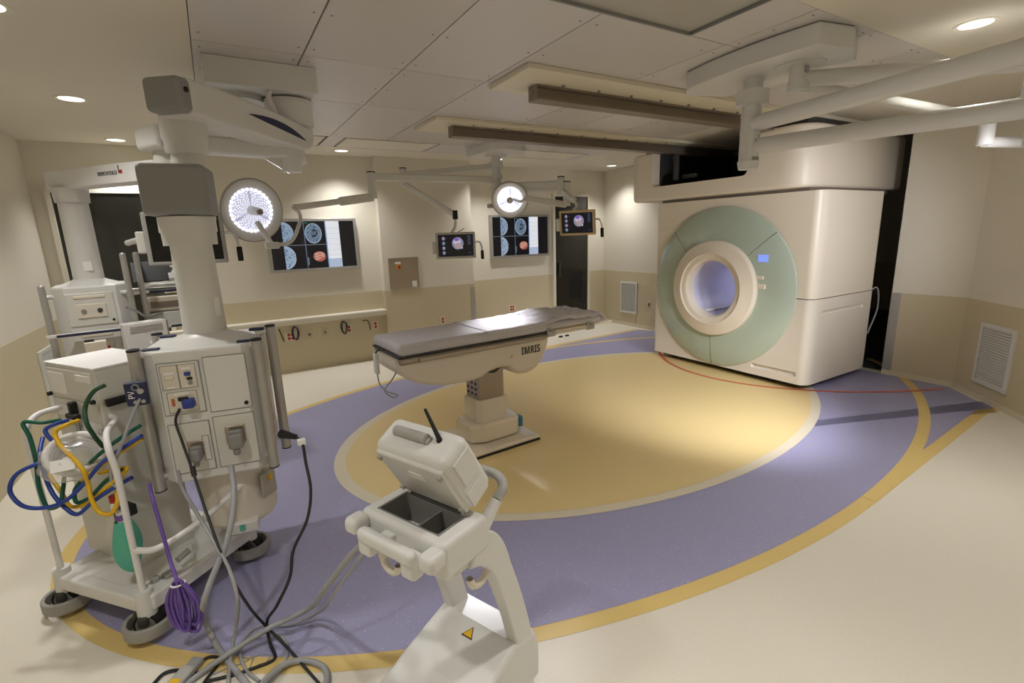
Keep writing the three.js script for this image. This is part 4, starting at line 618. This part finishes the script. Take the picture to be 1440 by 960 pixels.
// ---------- tall cabinet cart beside the boom ----------
const CT = 0.594, CO = V(-0.52, 0, -2.71);      // turned frame, origin at the front lower corner of the cabinet
const cw = (x, y, z) => V(CO.x + x * Math.cos(CT) + z * Math.sin(CT), y, CO.z - x * Math.sin(CT) + z * Math.cos(CT));
const W1 = [-0.163, -0.303], W2 = [-0.10, 0.239], W3 = [0.46, 0.167], W4 = [0.40, -0.40];
{
  const t = thing('anesthesia_cart', 'tall grey metal cabinet on a wheeled base with ring bumpers and bent handles', 'cart', [CO.x, 0, CO.z], CT);
  part('cabinet', rb(0.28, 0.985, 0.42, 0.006, 0.14, 0.68, -0.21), M.offwhite, t); part('cabinet_lid', rb(0.285, 0.012, 0.425, 0.004, 0.14, 1.178, -0.21), M.tubeWhite, t);
  for (const [y0, y1] of [[1.02, 1.16], [0.9, 1.01], [0.78, 0.89]]) part('door_panel', rb(0.008, y1 - y0, 0.38, 0.003, -0.002, (y0 + y1) / 2, -0.21), M.offwhite, t);
  for (const q of [bx(0.004, 0.1, 0.14, -0.007, 1.09, -0.32), bx(0.004, 0.03, 0.12, -0.007, 1.13, -0.09), bx(0.004, 0.05, 0.14, -0.007, 0.955, -0.3), bx(0.004, 0.05, 0.14, -0.007, 0.9, -0.1)]) part('info_label', q, M.label, t);
  for (const z of [-0.4, -0.03]) part('corner_knob', cy(0.01, 0.01, 0.02, 0, 0, 0, 12).rotateZ(Math.PI / 2).translate(-0.012, 1.03, z), M.rubber, t);
  part('gas_valve', [rb(0.03, 0.06, 0.03, 0.008, -0.02, 0.985, -0.2), rb(0.03, 0.025, 0.08, 0.008, -0.03, 0.95, -0.19)], M.black, t); part('valve_stem', rod(V(-0.02, 0.94, -0.19), V(-0.02, 0.87, -0.19), 0.008), M.alu, t);
  part('side_clip', rb(0.09, 0.035, 0.02, 0.006, 0.06, 1.02, 0.012), M.black, t);
  for (const z of [-0.25, -0.21, -0.17]) part('gas_port', [rod(V(0, 0.84, z), V(-0.06, 0.835, z), 0.011), rod(V(-0.05, 0.835, z), V(-0.09, 0.83, z), 0.014)], M.alu, t);
  part('black_connector', new THREE.SphereGeometry(0.025, 16, 12).translate(-0.02, 0.83, -0.07), M.slate, t);
  // base frame
  const P = (w, y) => V(w[0], y, w[1]);
  part('front_beam', beam(P(W2, 0.165), P(W3, 0.165), 0.1, 0.075, 0.012), M.white, t); part('side_beam', beam(P(W1, 0.16), P(W2, 0.16), 0.06, 0.07, 0.012), M.white, t); part('rear_beam', [beam(P(W1, 0.16), P(W4, 0.16), 0.06, 0.07, 0.012), beam(P(W4, 0.16), P(W3, 0.16), 0.06, 0.07, 0.012)], M.white, t);
  part('deck', extr(shape([W1, W2, W3, W4].map(q => [q[0], -q[1]])), 0.012).rotateX(-Math.PI / 2).translate(0, 0.178, 0), M.white, t);
  for (const w of [W1, W2, W3, W4]) { const k = new THREE.Group(); k.name = 'caster'; k.position.set(w[0], 0, w[1]); k.rotation.y = 0.5; t.add(k);
    part('stem', cy(0.034, 0.038, 0.12, 0, 0.165, 0, 20), M.white, k); part('wheel', [cy(0.058, 0.058, 0.05, 0, 0, 0, 28).rotateZ(Math.PI / 2).translate(0, 0.0585, 0)], M.rubber, k); part('wheel_hub', cy(0.045, 0.045, 0.054, 0, 0, 0, 24).rotateZ(Math.PI / 2).translate(0, 0.0585, 0), M.midgrey, k);
    part('ring_bumper', lathe([[0.082, 0.03], [0.094, 0.03], [0.098, 0.036], [0.098, 0.082], [0.094, 0.088], [0.082, 0.088], [0.080, 0.082], [0.080, 0.036], [0.082, 0.03]], 40), M.bumper, k); part('fork', rb(0.1, 0.05, 0.04, 0.01, 0, 0.09, 0), M.slate, k); }
  // bent handles
  part('bent_handle', tube([P(W1, 0.2), P(W1, 0.5), P(W1, 0.86), V(W1[0] + 0.01, 0.93, W1[1] + 0.0), V(W1[0] + 0.06, 0.965, W1[1] - 0.02), V(0.0, 0.97, W1[1] - 0.03)], 0.013, 60), M.tubeWhite, t);
  part('bent_handle', tube([P(W2, 0.2), P(W2, 0.5), P(W2, 0.8), V(W2[0] + 0.0, 0.88, W2[1] - 0.02), V(W2[0] + 0.04, 0.93, W2[1] - 0.1), V(0.02, 0.95, 0.05), V(0.03, 0.955, 0)], 0.013, 60), M.tubeWhite, t);
  // low guard rail round the boom foot
  part('guard_rail', tube([P(W2, 0.42), V(W2[0] + 0.05, 0.41, W2[1] + 0.06), V(0.12, 0.44, 0.33), V(0.36, 0.5, 0.31), V(0.52, 0.53, 0.27), V(0.6, 0.53, 0.2)], 0.014, 60), M.tubeWhite, t);
  part('guard_leg', tube([V(0.5, 0.52, 0.28), V(0.52, 0.42, 0.28), V(0.52, 0.3, 0.27), V(0.5, 0.26, 0.25), V(0.42, 0.25, 0.24)], 0.011, 40), M.tubeWhite, t);
  part('gas_fitting', [rod(V(0.06, 0.26, 0.23), V(0.12, 0.27, 0.22), 0.014), rb(0.05, 0.02, 0.04, 0.006, 0.02, 0.215, 0.22), rb(0.03, 0.03, 0.03, 0.008, -0.03, 0.215, 0.2)], M.alu, t);
  part('bag_mount', [rb(0.05, 0.05, 0.09, 0.008, -0.045, 0.56, 0.12), rb(0.02, 0.13, 0.03, 0.006, -0.05, 0.5, 0.05)], M.black, t); part('red_cap', cy(0.018, 0.018, 0.03, -0.07, 0.62, 0.1, 16), M.red2, t); part('cap_base', cy(0.017, 0.02, 0.03, -0.07, 0.59, 0.1, 16), M.tubeWhite, t);
}
{ // breathing bag
  const t = thing('breathing_bag', 'teal green breathing bag hanging on the wheeled cabinet cart', 'breathing bag'); const top = atD(190, 742, 2.13), c = atD(197, 778, 2.14);
  const q = cw(-0.085, 0.5, 0.16), cc = V(q.x, 0.40, q.z);
  const pr = []; for (let k = 0; k <= 24; k++) { const s = k / 24; pr.push([Math.max(0.0001, 0.055 * Math.pow(Math.sin(Math.PI * Math.min(1, s * 0.93 + 0.0)), 0.6) * (1 - 0.25 * s) + 0.012 * s), -0.125 + 0.26 * s]); }
  const g = lathe(pr, 36).scale(1, 1, 0.5); { const p = g.attributes.position; for (let i = 0; i < p.count; i++) { const y = p.getY(i), x = p.getX(i); p.setX(i, x + 0.004 * Math.sin(y * 22)); p.setZ(i, p.getZ(i) + 0.006 * Math.sin(x * 70 + y * 15)); } g.computeVertexNormals(); }
  const yaw = -0.1; part('bag', g.rotateY(yaw).translate(cc.x, cc.y, cc.z), M.teal, t);
  part('neck', cy(0.017, 0.017, 0.05, cc.x, cc.y + 0.155, cc.z, 16), M.tubeWhite, t); part('purple_ring', cy(0.02, 0.02, 0.025, cc.x, cc.y + 0.155, cc.z, 16), M.purple, t);
}
// hoses, drawn through points given as [px, py, depth] or [px, py, 0, height]
const P3 = a => a.map(q => q.length === 4 ? atY(q[0], q[1], q[3]) : atD(q[0], q[1], q[2]));
const hose = (name, pts, r, mat, lab, cat = 'hose', n = 120) => solo(name, tube(P3(pts), r, n, false, 10), mat, lab, cat);
hose('gas_hose', [[86, 590, 2.17], [60, 594, 2.12], [33, 594, 2.1], [42, 615, 2.1], [51, 650, 2.1], [55, 685, 2.12], [68, 714, 2.12], [83, 710, 2.12], [89, 685, 2.15], [90, 672, 2.2]], 0.0085, M.green, 'dark green gas hose looping down from the cabinet port');
hose('gas_hose', [[115, 665, 2.16], [125, 652, 2.12], [150, 630, 2.1], [175, 612, 2.1], [198, 598, 2.12]], 0.0085, M.green, 'dark green gas hose running up behind the boom rail');
hose('gas_hose', [[96, 591, 2.17], [78, 596, 2.12], [64, 604, 2.1], [70, 616, 2.1], [85, 628, 2.12], [92, 640, 2.2]], 0.0085, M.blue, 'short blue gas hose bent from the cabinet port');
hose('gas_hose', [[75, 647, 2.14], [50, 653, 2.08], [22, 668, 2.06], [14, 690, 2.06], [30, 710, 2.06], [60, 714, 2.06], [90, 705, 2.08], [118, 680, 2.1], [142, 652, 2.08], [175, 628, 2.08], [200, 612, 2.1]], 0.0085, M.blue, 'blue gas hose in one wide loop beside the cabinet');
hose('gas_hose', [[60, 615, 2.2], [56, 640, 2.14], [63, 668, 2.12], [75, 695, 2.1], [92, 714, 2.1], [108, 723, 2.1], [130, 706, 2.1], [150, 692, 2.1], [186, 671, 2.12]], 0.0085, M.blue, 'blue gas hose sagging low under the bagged tubing');
hose('gas_hose', [[110, 591, 2.17], [92, 598, 2.1], [78, 607, 2.09], [84, 625, 2.08], [105, 646, 2.08], [119, 665, 2.08], [124, 680, 2.1], [128, 700, 2.08], [140, 720, 2.08], [156, 722, 2.08], [165, 706, 2.1], [164, 690, 2.12]], 0.009, M.yellow, 'yellow gas hose hanging in a long loop from the cabinet port');
hose('gas_hose', [[115, 675, 2.12], [135, 660, 2.1], [160, 642, 2.1], [200, 616, 2.11]], 0.0085, M.yellow, 'yellow gas hose running up beside the blue one behind the boom rail');
hose('gas_hose', [[64, 630, 2.22], [63, 655, 2.2], [85, 690, 2.16], [100, 712, 2.14], [122, 708, 2.14], [150, 685, 2.1], [178, 660, 2.1], [170, 658, 2.14], [140, 665, 2.16]], 0.0085, M.yellow, 'yellow gas hose tangled below the bagged tubing');
hose('gas_hose', [[148, 541, 2.12], [132, 550, 2.1], [120, 572, 2.1], [122, 595, 2.08], [132, 612, 2.1], [145, 628, 2.15]], 0.009, std(0x1e4a30, 0.5), 'black-green hose arching from the black clip down the cabinet');
hose('gas_hose', [[115, 675, 2.14], [105, 690, 2.14], [108, 706, 2.14], [125, 700, 2.14], [150, 675, 2.12], [176, 658, 2.12]], 0.0085, M.green, 'dark green gas hose tangled between yellow and blue hoses');
hose('grey_tube', [[197, 560, 2.1], [186, 585, 2.08], [176, 612, 2.06], [165, 640, 2.06], [156, 665, 2.08], [160, 682, 2.1], [166, 684, 2.1]], 0.007, M.cable, 'thin grey tube hanging from the dark blue hand control', 'tube');
{ // bagged white tubing
  const t = thing('tubing_bag', 'coil of white corrugated tubing in a clear plastic bag on the cabinet', 'tubing bag'); const c = atD(104, 645, 2.14);
  const q = new THREE.Quaternion().setFromUnitVectors(V(0, 0, 1), ray(104, 645).negate().add(V(-0.35, 0.35, 0)).normalize());
  for (let i = 0; i < 5; i++) part('tubing_loop', new THREE.TorusGeometry(0.062 + i * 0.006, 0.013, 10, 40).scale(1.15, 0.95, 1).translate(0.004 * i, 0.004 * i, -0.045 + i * 0.021).applyQuaternion(q).translate(c.x, c.y, c.z), M.tubeWhite, t);
  const bag = new THREE.SphereGeometry(1, 28, 20); { const p = bag.attributes.position; for (let i = 0; i < p.count; i++) { const x = p.getX(i), y = p.getY(i), z = p.getZ(i), k = 1 + 0.06 * Math.sin(x * 9 + y * 7) + 0.05 * Math.sin(z * 11 - y * 6); p.setXYZ(i, x * 0.118 * k, y * 0.1 * k, z * 0.085 * k); } bag.computeVertexNormals(); }
  part('clear_bag', bag.applyQuaternion(q).translate(c.x, c.y, c.z), M.bag, t); part('paper_insert', bx(0.08, 0.05, 0.002).applyQuaternion(q).translate(c.x - 0.02, c.y + 0.01, c.z + 0.085), M.label, t);
}
{ // navy hand control on the boom rail
  const c = atD(193, 553, 2.1), t = thing('hand_control', 'dark blue hand control with white symbols clipped to the boom rail', 'hand control', c.toArray(), -0.1);
  part('control_body', rb(0.08, 0.105, 0.03, 0.008), M.navy, t); part('letter_mark', text('PV', 0.022, 0.002, font).rotateZ(1.57).translate(-0.018, 0.0, 0.0145), M.label, t);
  for (const [x, y, r] of [[0.016, 0.012, 0.012], [-0.008, -0.034, 0.008], [0.02, -0.034, 0.008]]) part('button', cy(r, r, 0.004, 0, 0, 0, 16).rotateX(Math.PI / 2).translate(x, y, 0.016), M.grey, t);
  part('dial', new THREE.TorusGeometry(0.012, 0.003, 6, 18).translate(0.0, 0.03, 0.016), M.midgrey, t);
}
// purple cable coil on the cart beam
{ const c = atD(257, 852, 2.0), t = thing('purple_cable', 'purple cable wound in a long coil and tied, hanging from the cart beam', 'cable');
  const z = ray(257, 852).negate().normalize(); const right = camR.clone(), up = V(0, 1, 0);
  for (let i = 0; i < 10; i++) { const cx = [-0.045, -0.03, -0.02, -0.01, 0, 0.008, 0.018, 0.028, 0.036, 0.03][i], w = [0.022, 0.03, 0.018, 0.034, 0.024, 0.038, 0.03, 0.022, 0.03, 0.044][i], h = [0.105, 0.118, 0.112, 0.12, 0.128, 0.118, 0.124, 0.115, 0.108, 0.122][i], pts = [];
    for (let k = 0; k < 20; k++) { const q = k / 20 * 6.2832, up1 = Math.max(0, Math.sin(q)); pts.push(c.clone().addScaledVector(right, cx * (1 - 0.75 * up1 * up1) + Math.cos(q) * w * (1 - 0.35 * up1)).addScaledVector(up, Math.sin(q) * h + (Math.sin(q) > 0 ? 0 : 0.01 * (i % 3))).addScaledVector(z, 0.014 * Math.sin(q + i) + 0.007 * ((i * 3) % 5 - 2))); } part('cable_loop', tube(pts, 0.0058, 64, true, 8), M.purple, t); }
  const top = c.clone().addScaledVector(up, 0.105); part('tie_band', new THREE.TorusGeometry(0.024, 0.004, 8, 24).rotateX(1.4).translate(top.x, top.y, top.z), M.tubeWhite, t);
  part('cable_lead', tube([top, atD(240, 790, 2.02), atD(226, 740, 2.04), atD(214, 698, 2.07), atD(210, 680, 2.12)], 0.0075, 40), M.purple, t);
}
// cords and cables
hose('black_cord', [[253, 574, 2.23], [247, 590, 2.22], [256, 620, 2.2], [271, 662, 2.16], [285, 705, 2.1], [300, 748, 2.05], [320, 800, 2.0], [345, 845, 1.98], [372, 878, 0, 0.09], [400, 906, 0, 0.03], [450, 962, 0, 0.006]], 0.0058, M.cord, 'thin black cord from the blue plug down to the floor', 'cord');
solo('cord_ferrite', rod(atD(270.5, 656, 2.165), atD(273.5, 669, 2.155), 0.011), M.cord, 'small black ferrite bead on the cord below the blue plug', 'ferrite');
{ const t = thing('power_cord', 'black power cord with plug in the orange side sockets running to the floor', 'cord'); const s = P3([[399, 611, 2.36], [412, 613, 2.33], [424, 621, 2.3], [430, 650, 2.28], [437, 690, 2.24], [432, 730, 2.2], [412, 775, 2.14], [408, 810, 2.1], [390, 850, 2.06], [375, 876, 0, 0.07], [380, 905, 0, 0.02], [386, 926, 0, 0.006], [360, 938, 0, 0.006], [330, 948, 0, 0.006], [290, 958, 0, 0.006]]); part('cord', tube(s, 0.0068, 140), M.cord, t); part('plug', [rod(atD(396, 610, 2.37), atD(416, 614, 2.32), 0.022, 0.012)], M.cord, t); part('cord_tag', rb(0.035, 0.028, 0.03, 0.004).translate(...atD(424, 621, 2.3).toArray()), M.label, t); }
hose('grey_cable', [[325, 655, 2.22], [329, 690, 2.16], [326, 730, 2.1], [316, 770, 2.05], [300, 808, 2.0], [287, 845, 1.97], [290, 875, 0, 0.1], [305, 908, 0, 0.03], [325, 935, 0, 0.012], [350, 965, 0, 0.012]], 0.0125, M.cable, 'thick grey cable from the large grey plug curving to the floor', 'cable');
hose('grey_cable', [[250, 662, 2.22], [256, 685, 2.18], [276, 720, 2.1], [300, 760, 2.04], [322, 800, 2.0], [334, 840, 1.97], [332, 880, 0, 0.12], [325, 920, 0, 0.03], [320, 965, 0, 0.01]], 0.0075, M.cable, 'thin grey cable from the small grey plug down to the floor', 'cable');
hose('grey_cable', [[518, 756, 1.5], [490, 785, 1.62], [455, 830, 1.8], [430, 858, 0, 0.13], [375, 885, 0, 0.08], [320, 920, 0, 0.04], [275, 952, 0, 0.012], [250, 975, 0, 0.012]], 0.0115, M.cable, 'thick grey cable stretched from the cart to the floor connector', 'cable');
hose('grey_cable', [[522, 766, 1.5], [500, 792, 1.6], [470, 835, 1.75], [445, 862, 0, 0.06], [415, 876, 0, 0.02], [395, 880, 0, 0.008], [372, 878, 0, 0.008], [352, 888, 0, 0.008], [338, 910, 0, 0.008], [345, 940, 0, 0.008], [365, 958, 0, 0.008]], 0.0062, M.cable, 'thin grey cable from the cart turning in a loop on the floor', 'cable');
hose('grey_cable', [[360, 970, 0, 0.03], [385, 945, 0, 0.03], [405, 932, 0, 0.02], [430, 929, 0, 0.012], [455, 938, 0, 0.012], [460, 955, 0, 0.012], [450, 975, 0, 0.012]], 0.0125, M.cable, 'thick grey cable bend lying on the floor by the cart', 'cable');
hose('grey_cable', [[385, 890, 0, 0.012], [398, 896, 0, 0.01], [404, 915, 0, 0.007], [396, 940, 0, 0.007], [375, 960, 0, 0.007]], 0.0062, M.cable, 'thin grey cable loop beside the black cords', 'cable');
hose('black_cord', [[215, 962, 0, 0.008], [230, 947, 0, 0.008], [248, 942, 0, 0.008], [264, 946, 0, 0.008], [272, 952, 0, 0.012]], 0.0065, M.cord, 'short black cord arching into the floor connector block', 'cord', 50);
hose('black_cord', [[274, 948, 0, 0.012], [278, 936, 0, 0.008], [290, 925, 0, 0.008], [303, 923, 0, 0.008], [308, 930, 0, 0.008], [290, 955, 0, 0.008], [280, 970, 0, 0.008]], 0.006, M.cord, 'short black cord looping behind the floor connector block', 'cord', 50);
for (const [pts, lab] of [[[[335, 920, 0, 0.004], [350, 925, 0, 0.004], [368, 920, 0, 0.004], [380, 921, 0, 0.004], [372, 935, 0, 0.004]], 'hair-thin grey wire curling between the floor cables'], [[[300, 948, 0, 0.004], [318, 940, 0, 0.004], [345, 930, 0, 0.004], [356, 922, 0, 0.004], [350, 942, 0, 0.004]], 'hair-thin grey wire crossing under the thick floor cables']]) hose('thin_wire', pts, 0.0022, M.cable, lab, 'wire', 50);
{ const c = atY(252, 957, 0.02), t = thing('floor_connector', 'grey connector block with yellow label on the floor among the cables', 'connector', c.toArray(), 0.9); part('block', rb(0.12, 0.036, 0.06, 0.008, 0, 0, 0), M.grey, t); part('block_end', rb(0.05, 0.028, 0.05, 0.008, 0.08, -0.002, 0), M.cable, t); part('yellow_label', bx(0.045, 0.002, 0.04, -0.03, 0.0185, 0), M.yellow, t); }
// ---------- equipment behind the boom ----------
function stackItem(name, lab, cat, px, py, D, turn) { const c = atD(px, py, D); return thing(name, lab, cat, c.toArray(), turn); }
{ const D = 3.7, t = stackItem('equipment_shelf', 'white equipment shelf with navy front edge behind the boom column', 'shelf', 228, 408, D, 0.1); part('shelf_board', rb(0.42, 0.02, 0.34, 0.006, 0.04, 0, -0.1), M.white, t); part('navy_edge', bx(0.32, 0.016, 0.006, 0.08, 0.0, 0.074), M.navy, t); part('shelf_arm', rb(0.3, 0.03, 0.04, 0.008, -0.3, -0.005, -0.02), M.alu, t); }
{ const t = stackItem('equipment_shelf', 'lower white equipment shelf with navy edge under the printer', 'shelf', 245, 456, 3.7, 0.1); part('shelf_board', rb(0.42, 0.02, 0.34, 0.006, 0, 0, -0.1), M.white, t); part('navy_edge', bx(0.2, 0.016, 0.006, 0.08, 0.0, 0.074), M.navy, t); }
{ const t = stackItem('keyboard_unit', 'low grey unit with black sloping screen on the upper shelf', 'monitor', 228, 398, 3.68, 0.1); part('unit_base', rb(0.32, 0.025, 0.26, 0.008, 0.02, -0.012, -0.08), M.white, t); part('black_screen', bx(0.24, 0.012, 0.18).rotateX(0.9).translate(-0.05, 0.085, -0.12), M.black, t); part('grey_hood', rb(0.14, 0.02, 0.2, 0.006).rotateX(0.5).translate(0.12, 0.07, -0.12), M.grey, t); }
{ const t = stackItem('printer', 'cream printer with slotted front on the lower shelf', 'printer', 232, 434, 3.68, 0.1); part('printer_body', rb(0.3, 0.1, 0.28, 0.01, 0.02, -0.065, -0.08), M.white, t); part('printer_top', rb(0.28, 0.11, 0.26, 0.012, 0.02, 0.045, -0.08), M.cover, t); part('paper_slot', rb(0.2, 0.045, 0.01, 0.004, 0.02, 0.04, 0.052), M.rail, t); }
{ const t = stackItem('computer_unit', 'white slatted computer unit standing behind the boom cabinet', 'computer', 205, 472, 3.3, 0.35); part('unit_case', rb(0.24, 0.2, 0.1, 0.008), M.tubeWhite, t); part('side_plate', rb(0.01, 0.19, 0.14, 0.004, 0.125, 0, -0.03), M.steel, t); for (let i = 0; i < 4; i++) part('vent_slit', bx(0.18, 0.004, 0.004, 0, 0.075 - i * 0.012, 0.051), M.grey, t); part('cable_plug', new THREE.SphereGeometry(0.02, 12, 10).translate(0.02, -0.05, 0.055), M.white, t); }
{ const t = stackItem('paper_box', 'small cream box on the cabinet cart lid', 'box', 136, 490, 2.85, 0.2); part('box_body', rb(0.1, 0.09, 0.07, 0.004), M.cover, t); part('black_clip', rb(0.045, 0.015, 0.03, 0.004, -0.025, 0.05, 0), M.black, t); }
hose('boom_cable', [[178, 432, 3.2], [190, 436, 3.25], [206, 445, 3.4], [225, 440, 3.6], [240, 436, 3.75]], 0.008, M.cable, 'grey cable bundle running from the rear boom to the printer', 'cable', 50);
renderer.render(scene, camera);
